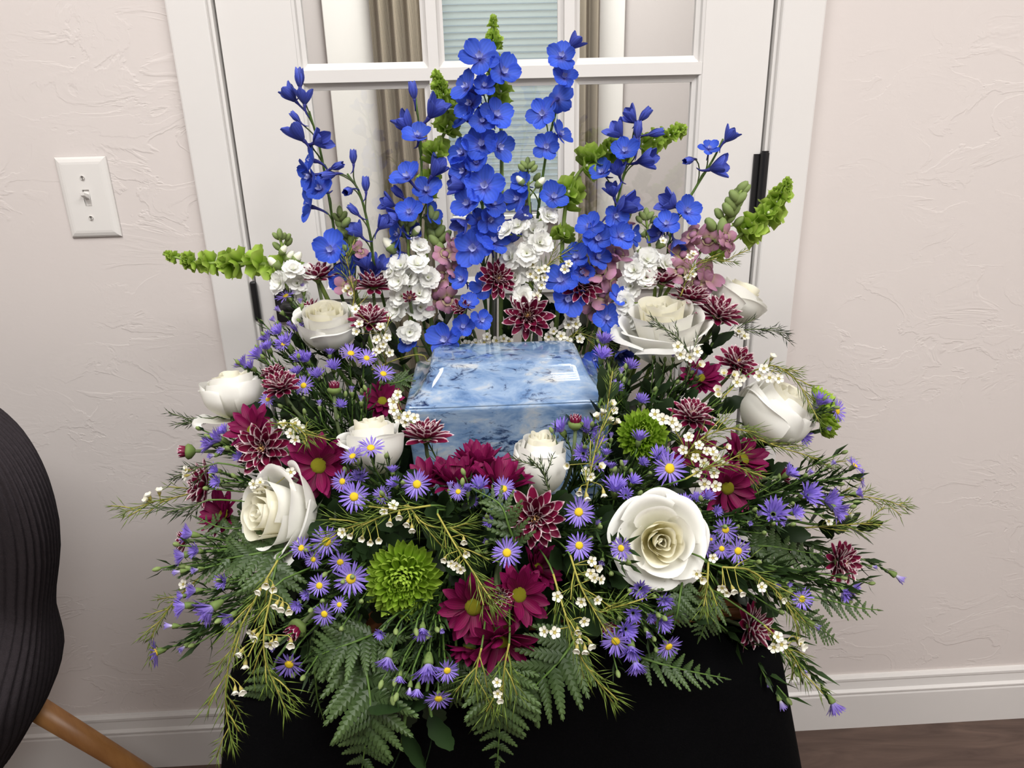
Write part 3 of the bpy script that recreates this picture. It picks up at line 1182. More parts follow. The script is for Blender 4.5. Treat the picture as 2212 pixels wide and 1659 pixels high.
def mum(label, px, py, dia, d, Y, half=0., seed=1, name='bicolour_chrysanthemum', rad=.0026):
    """plum petals with pale margins; half = 0 flat open, 1 half closed"""
    d = cdir(d)
    P = at(px, py, Y)
    s = dia * depth(P) / FPX / 2
    base = stem_base(P, Y)
    t = thing(name, label, 'chrysanthemum', base, 'plum and white chrysanthemums')
    rr = random.Random(seed)
    neck = P - d * s * .28
    Mh = Matrix.Translation(P - d * s * .12 - base) @ basis(d, rr.uniform(0, 6)) @ Matrix.Scale(s, 4)
    big = petal_mesh('petal', 'mum_dark', 4, 6, L=.98, W=.36, cup=.5, curl=.3, tip=.75, wpos=.62, base=.35)
    mid = petal_mesh('petal', 'mum', 4, 6, L=.86, W=.33, cup=.75, curl=.5, tip=.8, wpos=.6, base=.4)
    sml = petal_mesh('petal', 'mum', 4, 6, L=.66, W=.26, cup=1.0, curl=.6, tip=.8, wpos=.55, base=.45)
    inn = petal_mesh('petal', 'mum', 4, 5, L=.46, W=.16, cup=1.2, curl=.4, tip=.8, wpos=.5, base=.5)
    qul = petal_mesh('quill', 'quill', 3, 5, L=.34, W=.085, cup=1.3, curl=.9, tip=.6, wpos=.7, base=.6, curlpow=3)
    rows = [(11, big, 4, .10, -.05), (11, mid, 20, .10, .0), (9, mid, 36, .09, .02), (8, sml, 50, .08, .03), (7, inn, 62, .06, .03), (10, qul, 68, .07, .03), (6, qul, 82, .03, .03)]
    if half > .5:
        rows = [(9, mid, 18, .1, -.02), (10, sml, 36, .09, 0), (9, inn, 54, .07, .02), (11, qul, 60, .07, .02), (7, qul, 80, .03, .02)]
    for ri, (n, me, el, r0, z0) in enumerate(rows):
        o0 = rr.uniform(0, 6)
        for k in range(n):
            e = R(el + half * 26 * (1 - el / 90) + rr.uniform(-6, 6))
            sc = rr.uniform(.88, 1.06)
            obj('quill' if me is qul else 'petal', me, t, Mh @ petal_mtx(o0 + 2 * math.pi * (k + rr.uniform(-.15, .15)) / n, e, r0, z0, rr.uniform(-.25, .25)) @ Matrix.Scale(sc, 4))
    obj('calyx', head_calyx(), t, Mh)
    sm, _ = stem_mesh(base, neck - d * s * .02, d, rad, 'mstem')
    obj('stem', sm.mesh('stem'), t)
    return t


def mum_bud(label, px, py, dia, d, Y, seed=1):
    d = cdir(d)
    P = at(px, py, Y)
    s = dia * depth(P) / FPX / 2
    base = stem_base(P, Y)
    t = thing('chrysanthemum_bud', label, 'flower bud', base, 'chrysanthemum buds')
    Mh = TRS(P - d * s * .6 - base, d, seed, s)
    m = MB()
    m.lathe([(.12, -.35), (.35, -.25), (.85, .15), (.98, .55), (.80, .75), (.5, .8)], 'inv', 12, wob=.07)
    obj('calyx', m.mesh('calyx'), t, Mh)
    me = petal_mesh('petal', 'mum_dark', 3, 5, L=1.35, W=.55, cup=.7, curl=.25, tip=.8, wpos=.5, base=.7)
    for k in range(9):
        obj('petal', me, t, Mh @ petal_mtx(k * .698, R(76), .55, .3))
    for k in range(6):
        obj('petal', me, t, Mh @ petal_mtx(k * 1.047 + .3, R(84), .30, .4))
    sm, _ = stem_mesh(base, P - d * s * .9, d, .0024, 'mstem', lead=.5)
    obj('stem', sm.mesh('stem'), t)
    return t


def daisy(label, px, py, dia, d, Y, elev=14, seed=1):
    d = cdir(d)
    P = at(px, py, Y)
    s = dia * depth(P) / FPX / 2
    base = stem_base(P, Y)
    t = thing('burgundy_daisy', label, 'daisy', base, 'burgundy daisy chrysanthemums')
    rr = random.Random(seed + 40)
    Mh = TRS(P - d * s * .1 - base, d, rr.uniform(0, 6), s)
    A = petal_mesh('petal', 'plum', 4, 7, L=.98, W=.36, cup=.35, curl=.18, tip=.62, wpos=.58, base=.35)
    B = petal_mesh('petal', 'plum', 4, 7, L=.86, W=.32, cup=.45, curl=.35, tip=.62, wpos=.6, base=.35)
    C = petal_mesh('petal', 'plum', 4, 7, L=.92, W=.34, cup=.3, curl=-.25, tip=.62, wpos=.55, base=.35)
    for n, ms, el in ((12, (A, C), elev - 4), (11, (A, B), elev + 10), (6, (B,), elev + 22)):
        o0 = rr.uniform(0, 6)
        for k in range(n):
            obj('petal', rr.choice(ms), t, Mh @ petal_mtx(o0 + 2 * math.pi * (k + rr.uniform(-.18, .18)) / n, R(el + rr.uniform(-9, 9)), .10, .0, rr.uniform(-.3, .3)) @ Matrix.Scale(rr.uniform(.85, 1.05), 4))
    m = MB()
    m.lathe([(.24, -.02), (.25, .05), (.22, .12), (.14, .17), (.04, .18), (0, .175)], 'disc', 16, wob=.03)
    obj('disc', m.mesh('disc'), t, Mh)
    obj('calyx', head_calyx(), t, Mh)
    sm, _ = stem_mesh(base, P - d * s * .35, d, .0026, 'mstem')
    obj('stem', sm.mesh('stem'), t)
    return t


def green_mum(label, px, py, dia, d, Y, seed=1):
    d = cdir(d)
    P = at(px, py, Y)
    s = dia * depth(P) / FPX / 2
    base = stem_base(P, Y)
    t = thing('green_chrysanthemum', label, 'chrysanthemum', base, 'green spider chrysanthemums')
    rr = random.Random(seed)
    Mh = TRS(P - d * s * .35 - base, d, rr.uniform(0, 6), s)
    v = [petal_mesh('petal', 'gmum', 3, 6, L=l, W=w, cup=1.1, curl=c, tip=.45, wpos=.82, base=.5, curlpow=3.5) for l, w, c in ((.28, .10, 1.2), (.44, .115, 1.6), (.58, .135, 1.8), (.72, .155, 1.8), (.84, .17, 1.5))]
    n = 185
    for i in range(n):
        f = (i + .5) / n
        phi = i * 2.399963
        el = 86 - 104 * f ** .62
        me = v[min(4, int(f ** .6 * 5))]
        r0 = .03 + .10 * f
        obj('petal', me, t, Mh @ petal_mtx(phi, R(el + rr.uniform(-4, 4)), r0, .22 * (1 - f * .8), rr.uniform(-.3, .3)) @ Matrix.Scale(rr.uniform(.92, 1.08), 4))
    obj('calyx', head_calyx(), t, Mh)
    sm, _ = stem_mesh(base, P - d * s * .6, d, .003, 'mstem')
    obj('stem', sm.mesh('stem'), t)
    return t


# ---- delphinium ----------------------------------------------------
def floret_core():
    if 'core' not in _pm:
        m = MB()
        m.tube(smooth_path([(0, 0, .02), (0, 0, -.25), (.12, 0, -.62), (.36, 0, -.85)], 3), [.13, .13, .11, .09, .08, .07, .06, .05, .04, .03], 'spur', 7)
        for k in range(4):
            m.grid(petal_fn(L=.40, W=.20, cup=.6, curl=.9, tip=.7, wpos=.6, base=.4), 3, 4, 'bee', petal_mtx(k * 1.57 + .4, R(44), .02, .04))
        _pm['core'] = m.mesh('floret')
        m = MB()
        m.tube(smooth_path([(0, 0, .02), (0, 0, -.25), (.12, 0, -.62), (.36, 0, -.85)], 3), [.13, .13, .11, .09, .08, .07, .06, .05, .04, .03], 'spur', 7)
        _pm['bcore'] = m.mesh('bud')
    return _pm['core'], _pm['bcore']


def along(pts, p):
    best = min(range(len(pts)), key=lambda i: (pts[i] - p).length)
    return best


def delphinium(label, path, florets, Y, lean=0.0):
    """path: stem pixels from base up; florets: (px, py, dia, dir, type)"""
    core, bcore = floret_core()
    Pp = [at(x, y, Y - .006) for i, (x, y) in enumerate(path)]
    base = Vector((Pp[0].x * .75 + .005, -.178, FZ))
    t = thing('blue_delphinium', label, 'delphinium', base, 'blue delphinium stems')
    sp = smooth_path([base] + Pp, 6)
    m = MB()
    n = len(sp)
    m.tube([p - base for p in sp], [.0024 - .0012 * i / n for i in range(n)], 'stem', 7)
    rr = random.Random(len(label))
    A = petal_mesh('petal', 'delph', 6, 6, L=.98, W=.92, cup=.25, curl=.25, tip=.42, wpos=.62, base=.28, notch=.08, ruffle=.03)
    B = petal_mesh('petal', 'delph', 6, 6, L=.95, W=.82, cup=.35, curl=.5, tip=.42, wpos=.66, base=.28, notch=.05, ruffle=.04, phase=1.)
    Cc = petal_mesh('petal', 'delph_bud', 5, 6, L=1.35, W=.80, cup=.55, curl=.45, tip=.45, wpos=.62, base=.42, ruffle=.04)
    Dd = petal_mesh('petal', 'delph_bud', 5, 6, L=1.35, W=.72, cup=.8, curl=.8, tip=.6, wpos=.5, base=.45, curlpow=1.)
    for (px, py, dia, dd, ty) in florets:
        d = cdir(dd)
        off = rr.uniform(.0, .016) + .012 * max(0, dd[2])
        P = at(px, py, Y + off)
        s = dia * depth(P) / FPX / 2 * {'o': 1.18, 'h': 1.22, 'b': 1.4}[ty]
        sp_ = rr.uniform(0, 6.28)
        if ty == 'o':
            Mh = TRS(P - d * s * .12 - base, d, sp_, s)
            f = obj('floret', core, t, Mh)
            for k in range(5):
                obj('petal', A if k % 2 else B, f, petal_mtx(k * 1.2566 + rr.uniform(-.12, .12), R(14 + rr.uniform(-12, 14)), .06, 0.02 * (k % 2), rr.uniform(-.2, .2)) @ Matrix.Scale(rr.uniform(.9, 1.05), 4))
        elif ty == 'h':
            Mh = TRS(P - d * s * .55 - base, d, sp_, s)
            f = obj('floret', core, t, Mh)
            for k in range(5):
                obj('petal', Cc, f, petal_mtx(k * 1.2566 + rr.uniform(-.1, .1), R(52 + rr.uniform(-12, 12)), .10, 0, rr.uniform(-.15, .15)) @ Matrix.Scale(rr.uniform(.85, 1.05), 4))
        else:
            Mh = TRS(P - d * s * .5 - base, d, sp_, s)
            f = obj('bud', bcore, t, Mh)
            for k in range(5):
                obj('petal', Dd, f, petal_mtx(k * 1.2566, R(58), .08, 0))
        # pedicel
        back = (P - d * s * .5)
        k = along(sp, back - Vector((0, 0, .035)))
        root = sp[max(0, k)]
        ped = bez(root - base, (sp[min(n - 1, k + 1)] - sp[max(0, k - 1)]).normalized() * .018, back - base, d * .014, 6)
        m.tube(ped, .0009, 'stem' if ty != 'b' else 'mstem', 5)
    obj('stem', m.mesh('stem'), t)
    return t


# ---- bells of Ireland ----------------------------------------------
def bell_mesh(var):
    key = ('bell', var)
    if key not in _pm:
        rr = random.Random(var + 3)
        p1, p2 = rr.uniform(0, 6), rr.uniform(0, 6)

        def fn(u, v):
            a = 2 * math.pi * u
            r = .10 + .90 * v ** .75
            z = .95 * v ** 1.1
            lob = 1 + .16 * math.cos(5 * a + p1) * v ** 2 + .12 * math.sin(3 * a + p2) * v ** 2
            z += .14 * math.sin(5 * a + p1) * v ** 2 + .10 * math.sin(2 * a + p2) * v * v
            return (r * lob * math.cos(a), r * lob * math.sin(a) * .8, z)
        m = MB()
        m.grid(fn, 20, 6, 'bell', closed=True)
        m.lathe([(.0, .1), (.14, .15), (.12, .4), (0, .5)], 'wbud', 8)
        _pm[key] = m.mesh('bell')
    return _pm[key]


def bells(label, path, whorls, Y, lean=.0):
    """whorls: (px, py, width px, n)"""
    Pp = [at(x, y, Y + lean * i) for i, (x, y) in enumerate(path)]
    base = Vector((max(-.16, min(.21, Pp[0].x * .8)), -.178, FZ))
    t = thing('bells_of_ireland', label, 'green bells', base, 'bells of ireland stems')
    sp = smooth_path([base] + Pp, 6)
    n = len(sp)
    m = MB()
    m.tube([p - base for p in sp], [.0034 - .002 * i / n for i in range(n)], 'pale_stem', 7)
    obj('stem', m.mesh('stem'), t)
    rr = random.Random(len(label) + 5)
    for (px, py, wpx, cnt) in whorls:
        P0 = at(px, py, Y)
        k = min(range(n), key=lambda i: abs((sp[i] - CAM).dot(RT) / depth(sp[i]) - (px - 1106) / FPX) + abs((sp[i] - CAM).dot(UP) / depth(sp[i]) + (py - 829.5) / FPX))
        c = sp[k]
        ax = (sp[min(n - 1, k + 1)] - sp[max(0, k - 1)]).normalized()
        w = wpx * depth(c) / FPX
        s = w * .42
        o0 = rr.uniform(0, 6)
        side = ax.orthogonal().normalized()
        for q in range(cnt):
            a = o0 + 2 * math.pi * q / cnt
            rad = Matrix.Rotation(a, 3, ax) @ side
            d = (rad * .72 + ax * .62).normalized()
            obj('bell', bell_mesh(q % 4), t, TRS(c + rad * w * .07 + ax * rr.uniform(-.25, .25) * w - base, d, rr.uniform(0, 6), s * rr.uniform(.85, 1.1)))
    return t


# ---- white stock ---------------------------------------------------
def ruffle_blossom(var, mat='stock'):
    key = ('ruffle', var, mat)
    if key not in _pm:
        rr = random.Random(var + 70)
        m = MB()
        for n, L, el in ((5, 1.0, 10), (5, .86, 32), (4, .6, 60)):
            o0 = rr.uniform(0, 6)
            for k in range(n):
                m.grid(petal_fn(L=L * rr.uniform(.9, 1.1), W=L * .95, cup=.2, curl=rr.uniform(-.4, .3), tip=.4, wpos=.65, base=.2, notch=.1, ruffle=.06, phase=rr.uniform(0, 6)), 6, 5, mat, petal_mtx(o0 + 2 * math.pi * k / n + rr.uniform(-.2, .2), R(el + rr.uniform(-12, 12)), .04, 0))
        m.lathe([(.07, -.55), (.12, -.3), (.1, 0)], 'pale_stem', 7)
        _pm[key] = m.mesh('blossom')
    return _pm[key]


def bud_mesh(mat, name='bud'):
    key = ('sbud', mat)
    if key not in _pm:
        m = MB()
        m.lathe([(.0, -1.0), (.35, -.8), (.55, -.2), (.5, .3), (.3, .75), (0, .95)], mat, 8, wob=.06)
        if mat == 'wbud':
            m.lathe([(.1, -1.05), (.42, -.85), (.62, -.2), (.56, .0), (.5, .05)], 'bud', 8)
        _pm[key] = m.mesh(name)
    return _pm[key]


def spike(name, label, cat, group, path, blossoms, buds, Y, blossom, stem='pale_stem', rad=.0032, lean=0):
    Pp = [at(x, y, Y + lean * i) for i, (x, y) in enumerate(path)]
    base = Vector((max(-.16, min(.21, Pp[0].x * .8)), -.178, FZ))
    t = thing(name, label, cat, base, group)
    sp = smooth_path([base] + Pp, 6)
    n = len(sp)
    m = MB()
    m.tube([p - base for p in sp], [rad * (1 - .5 * i / n) for i in range(n)], stem, 7)
    rr = random.Random(len(label) + 9)
    for i, (px, py, dia, dd) in enumerate(blossoms):
        d = cdir(dd)
        P = at(px, py, Y + .012 + rr.uniform(-.008, .014))
        s = dia * depth(P) / FPX / 2
        obj('blossom', blossom(i), t, TRS(P - base, d, rr.uniform(0, 6), s * 1.05))
        k = along(sp, P - d * s)
        m.tube([sp[k] - base, (P - d * s * .5) - base], .0011, stem, 5)
    for (px, py, ln, dd, mat) in buds:
        d = cdir(dd)
        P = at(px, py, Y + rr.uniform(-.006, .012))
        s = ln * depth(P) / FPX / 2
        obj('bud', bud_mesh(mat), t, TRS(P - base, d, rr.uniform(0, 6), s))
        k = along(sp, P - d * s * 2)
        m.tube([sp[k] - base, (P - d * s * .8) - base], .0009, stem, 5)
    obj('stem', m.mesh('stem'), t)
    return t


def snap_blossom(var):
    key = ('snap', var % 3)
    if key not in _pm:
        rr = random.Random(var % 3 + 21)
        m = MB()

        def fn(u, v):
            a = 2 * math.pi * u
            r = .18 + .34 * math.sin(math.pi * min(1, v * .9) * .62)
            return (r * math.cos(a) * 1.05, r * math.sin(a), -.75 + 1.15 * v)
        m.grid(fn, 10, 6, 'snap', closed=True)
        # two upper lobes, three lower lobes, closed over a swollen palate
        for phi, el, L in ((58, 38, 1.05), (122, 38, 1.05), (212, 18, .85), (270, 4, .9), (328, 18, .85)):
            m.grid(petal_fn(L=L, W=.95, cup=-.35, curl=-.7 if phi > 180 else -.35, tip=.4, wpos=.6, base=.5, ruffle=.05, phase=rr.uniform(0, 6)), 6, 5, 'snap', petal_mtx(R(phi), R(el), .28, .28))
        m.lathe([(.0, .15), (.28, .2), (.32, .32), (.2, .44), (0, .48)], 'snap', 10)
        m.lathe([(.05, -1.0), (.24, -.85), (.24, -.6)], 'bud', 8)
        _pm[key] = m.mesh('blossom')
    return _pm[key]


# ---- asters --------------------------------------------------------
def aster_meshes(op):
    key = ('aster', op)
    if key not in _pm:
        rr = random.Random(hash(op) % 100)
        m = MB()
        if op == 'o':
            m.lathe([(.27, -.05), (.29, .06), (.24, .13), (.12, .17), (0, .16)], 'aster_disc', 12, wob=.04)
        m.lathe([(.06, -.62), (.13, -.55), (.22, -.30), (.26, -.08), (.24, -.0), (.1, .02)], 'inv', 9, wob=.08)
        head = m.mesh('blossom')
        m = MB()
        rows = {'o': ((17, 6, .98, .125), (16, 20, .92, .12)), 'h': ((14, 52, .98, .14), (14, 64, .92, .13), (12, 76, .8, .12)), 'c': ((10, 78, .8, .16), (8, 86, .78, .15))}[op]
        for n, el, L, W in rows:
            o0 = rr.uniform(0, 6)
            for k in range(n):
                m.grid(petal_fn(L=L * rr.uniform(.85, 1.05), W=W, cup=.5, curl=rr.uniform(-.1, .35) if op == 'o' else -.3, tip=.5, wpos=.7, base=.5), 2, 4, 'aster' if op != 'c' else 'aster_tip', petal_mtx(o0 + 2 * math.pi * (k + rr.uniform(-.2, .2)) / n, R(el + rr.uniform(-9, 9)), .14 if op != 'c' else .08, -.02, rr.uniform(-.3, .3)))
        _pm[key] = (head, m.mesh('ray_petals'))
    return _pm[key]


def lance_leaves(m, pts, mat, step=.006, L=.022, W=.0036, rr=rnd, ang=42, start=.15, stop=1.):
    """narrow leaves along a path"""
    acc, k = 0, 0
    total = sum((pts[i + 1] - pts[i]).length for i in range(len(pts) - 1))
    run = 0
    for i in range(len(pts) - 1):
        a, b = pts[i], pts[i + 1]
        sg = (b - a).length
        if sg < 1e-6:
            continue
        t = (b - a) / sg
        side = t.orthogonal().normalized()
        while acc < sg:
            if start < (run + acc) / total < stop:
                p = a + t * acc
                q = Matrix.Rotation(k * 2.4 + rr.uniform(-.4, .4), 3, t) @ side
                an = R(ang + rr.uniform(-14, 16))
                d = t * math.cos(an) + q * math.sin(an)
                nrm = (t * math.sin(an) - q * math.cos(an)) * -1
                s = d.cross(nrm)
                l, w = L * rr.uniform(.6, 1.2), W * rr.uniform(.8, 1.2)
                pp = [p, p + d * l * .45 + s * w / 2 + nrm * l * .03, p + d * l * .5, p + d * l * .45 - s * w / 2 + nrm * l * .03, p + d * l - nrm * l * .12]
                m.add(pp, [(0, 1, 2), (0, 2, 3), (1, 4, 2), (2, 4, 3)], mat, [(.5, 0), (0, .5), (.5, .5), (1, .5), (.5, 1)])
                k += 1
            acc += step * rr.uniform(.7, 1.3)
        acc -= sg
        run += sg


ABUD = []


def aster_spray(label, blossoms, Y=None, leafL=.022, leafW=.0036, buds=4):
    """blossoms: (px, py, dia, dir, type[, Y])"""
    heads = []
    for e in blossoms:
        px, py, dia, dd, ty = e[:5]
        y = e[5] if len(e) > 5 else (Y if Y else Yd(px, py) + .012)
        P = at(px, py, y)
        heads.append((P, dia * depth(P) / FPX / 2, cdir(dd), ty))
    c = sum((h[0] for h in heads), Vector()) / len(heads)
    ymean = -c.y
    base = stem_base(c, ymean)
    t = thing('aster_spray', label, 'aster', base, 'purple aster sprays')
    md = sum((h[2] for h in heads), Vector()) / len(heads)
    node = base.lerp(c, .5) - md * .012
    rr = random.Random(len(label) * 3 + len(blossoms))
    m = MB()
    lm = MB()
    main = bez(Vector(), (node - base) * .3 + Vector((0, 0, .012)), node - base, (c - node) * .3, 6)
    m.tube(main, .0017, 'stem', 6)
    lance_leaves(lm, main, 'aleaf', .006, leafL, leafW, rr, 50)
    for (P, s, d, ty) in heads:
        hd, ray_ = aster_meshes(ty)
        s *= {'o': 1.0, 'h': 1.36, 'c': 1.6}[ty]
        off = {'o': .0, 'h': .45, 'c': .4}[ty]
        b_ = obj('blossom', hd, t, TRS(P - d * s * off - base, d, rr.uniform(0, 6), s))
        obj('ray_petals', ray_, b_)
        end = P - d * s * (off + .58)
        L = (end - node).length
        br = bez(node - base, (c - node).normalized() * L * .3, end - base, d * min(L * .4, .03), 7)
        m.tube(br, [.0013 - .0005 * i / 7 for i in range(8)], 'stem', 5)
        lance_leaves(lm, br, 'aleaf', .0048, leafL, leafW, rr, 44, .1, max(.3, 1 - leafL * .75 / max(L, .02)))
        lance_leaves(lm, br[-3:], 'aleaf', .0028, leafL * .4, leafW * .6, rr, 30, .1)
    for q in range(buds):
        P, s, d, ty = rr.choice(heads)
        p = P + Vector((rr.uniform(-.02, .02), rr.uniform(-.008, .006), rr.uniform(-.018, .012)))
        dd = (d + Vector((rr.uniform(-.4, .4), rr.uniform(-.4, .2), rr.uniform(-.1, .5)))).normalized()
        obj('bud', bud_mesh('bud'), t, TRS(p - base, dd, 0, .0042))
        br = bez(node - base, (p - node) * .3, p - dd * .004 - base, dd * .012, 5)
        m.tube(br, .0008, 'stem', 4)
        lance_leaves(lm, br, 'aleaf', .006, leafL * .8, leafW * .8, rr, 44, .4)
    obj('stem', m.mesh('stem'), t)
    obj('leaves', lm.mesh('leaves'), t, kind='stuff')
    return t


# ---- waxflower -----------------------------------------------------
def wax_mesh(var=0):
    key = ('wax', var)
    if key not in _pm:
        m = MB()
        el = (10, 48)[var]
        for k in range(5):
            m.grid(petal_fn(L=.70, W=.74, cup=.3, curl=.3, tip=.4, wpos=.6, base=.35), 4, 4, 'wax', petal_mtx(k * 1.2566, R(el), .26, .02))
        m.lathe([(.24, .0), (.27, .08), (.21, .10), (.14, .02), (0, .0)], 'waxcup', 10)
        m.lathe([(.06, -1.0), (.12, -.85), (.30, -.35), (.34, .02)], 'waxcup', 10)
        _pm[key] = m.mesh('blossom')
    return _pm[key]


def needles(m, pts, mat, step=.0045, L=.017, W=.0011, rr=rnd, ang=34, start=.05):
    acc, k, run = 0, 0, 0
    total = sum((pts[i + 1] - pts[i]).length for i in range(len(pts) - 1))
    for i in range(len(pts) - 1):
        a, b = pts[i], pts[i + 1]
        sg = (b - a).length
        if sg < 1e-6:
            continue
        t = (b - a) / sg
        side = t.orthogonal().normalized()
        while acc < sg:
            if (run + acc) / total > start:
                p = a + t * acc
                for sgn in (0, math.pi):
                    q = Matrix.Rotation((k % 2) * 1.57 + sgn + rr.uniform(-.5, .5), 3, t) @ side
                    an = R(ang + rr.uniform(-12, 14))
                    d = (t * math.cos(an) + q * math.sin(an)).normalized()
                    o1 = d.orthogonal().normalized() * W * .5
                    o2 = d.cross(o1)
                    l = L * rr.uniform(.6, 1.15)
                    c = p + d * l * .5 + t * l * .05
                    vs = [p, c + o1, c - o1 * .5 + o2 * .87, c - o1 * .5 - o2 * .87, p + d * l + t * l * .12]
                    m.add(vs, [(0, 1, 2), (0, 2, 3), (0, 3, 1), (1, 4, 2), (2, 4, 3), (3, 4, 1)], mat)
                k += 1
            acc += step * rr.uniform(.75, 1.25)
        acc -= sg
        run += sg


def wax_sprig(label, path, flowers, Y=None, dark=False, nl=.017, dy=.02, size=28, bare=False, needle=None):
    """path: pixels from inside out to the tip; flowers: (px, py[, dir[, type]])"""
    P = []
    for i, p in enumerate(path):
        y = p[2] if len(p) > 2 else (Y if Y else Yd(p[0], p[1]) + dy)
        P.append(at(p[0], p[1], y))
    base = stem_base(P[0], -P[0].y)
    t = thing('waxflower_sprig', label, 'waxflower', base, 'white waxflower sprigs')
    rr = random.Random(len(label) + len(path) * 7)
    nd = needle or ('aleaf' if dark else 'needle')
    st = 'mstem' if dark else 'wstem'
    sp = smooth_path(P, 7)
    m = MB()
    lm = MB()
    inner = bez(base - base, (P[0] - base) * .3 + Vector((0, 0, .02)), P[0] - base, (P[1] - P[0]) * .4, 6)
    m.tube(inner, .0009, 'stem', 5)
    n = len(sp)
    loc = [p - base for p in sp]
    m.tube(loc, [.0010 - .0005 * i / n for i in range(n)], st, 5)
    if not bare:
        needles(lm, loc, nd, .0042, nl, .0011, rr)
        # short side shoots
        for k in range(3, n - 2, 4):
            ax = (loc[min(n - 1, k + 1)] - loc[k - 1]).normalized()
            d = (Matrix.Rotation(rr.uniform(0, 6.28), 3, ax) @ ax.orthogonal().normalized() * .6 + ax * .8).normalized()
            l = rr.uniform(.014, .03)
            q = [loc[k], loc[k] + d * l * .5, loc[k] + d * l + ax * .004]
            m.tube(q, .0006, st, 4)
            needles(lm, q, nd, .004, nl * .85, .001, rr, start=.2)
        needles(lm, [loc[-1] - (loc[-1] - loc[-2]).normalized() * .005, loc[-1]], nd, .0014, nl * .8, .001, rr, 20, 0)
    else:
        needles(lm, inner + loc, nd, .009, nl, .0011, rr)
    for f in flowers:
        y = f[4] if len(f) > 4 else (Y if Y else Yd(f[0], f[1]) + dy)
        d = cdir(f[2] if len(f) > 2 else (rr.uniform(-.5, .5), rr.uniform(-.2, .6), .8))
        ty = f[3] if len(f) > 3 else 0
        p = at(f[0], f[1], y + .006)
        s = size * rr.uniform(.8, .96) * depth(p) / FPX / 2
        obj('blossom', wax_mesh(ty), t, TRS(p - base, d, rr.uniform(0, 6), s))
        k = along(sp, p - d * s * 2)
        e = p - d * s * .95 - base
        m.tube(bez(loc[k], (e - loc[k]) * .3, e, d * s * .8, 4), .00042, st, 4)
    obj('stem', m.mesh('stem'), t)
    obj('needles', lm.mesh('needles'), t, kind='stuff')
    return t


# ---- ferns and leaves ----------------------------------------------
def pinna_mesh(nl=8, var=0):
    """toothed leaflet along +x, unit length"""
    key = ('pinna', nl, var)
    if key not in _pm:
        rr = random.Random(var)
        m = MB()
        for sgn in (1, -1):
            for i in range(nl):
                f0, f1 = i / nl * .97, (i + 1) / nl * .97
                xm = (f0 + f1) / 2
                w = (.175 * (1 - xm) ** .7 + .015) * rr.uniform(.92, 1.08)
                dx = (f1 - f0)
                a = (f0, 0, 0)
                b = (f1, 0, 0)
                # lobe swept toward the tip, with small teeth
                L1 = (f0 + dx * .10 + w * .30, sgn * w * .55, -.02)
                L2 = (f0 + dx * .35 + w * .52, sgn * w * .92, -.035)
                L3 = (f0 + dx * .75 + w * .62, sgn * w * 1.0, -.04)
                L4 = (f1 + w * .50, sgn * w * .70, -.03)
                L5 = (f1 + w * .16, sgn * w * .30, -.01)
                mid = (xm + w * .3, sgn * w * .5, .004)
                vs = [a, L1, L2, L3, L4, L5, b, mid]
                fs = [(k, k + 1, 7) for k in range(6)] + [(6, 0, 7)]
                if sgn < 0:
                    fs = [tuple(reversed(f)) for f in fs]
                m.add(vs, fs, 'fern', [(.5 + .5 * v[1] / .2, min(1, v[0])) for v in vs])
        m.add([(.95, .02, 0), (1.03, 0, -.02), (.95, -.02, 0)], [(0, 2, 1)], 'fern', [(.5, 1)] * 3)
        _pm[key] = m.mesh('leaflet', smooth=False)
    return _pm[key]


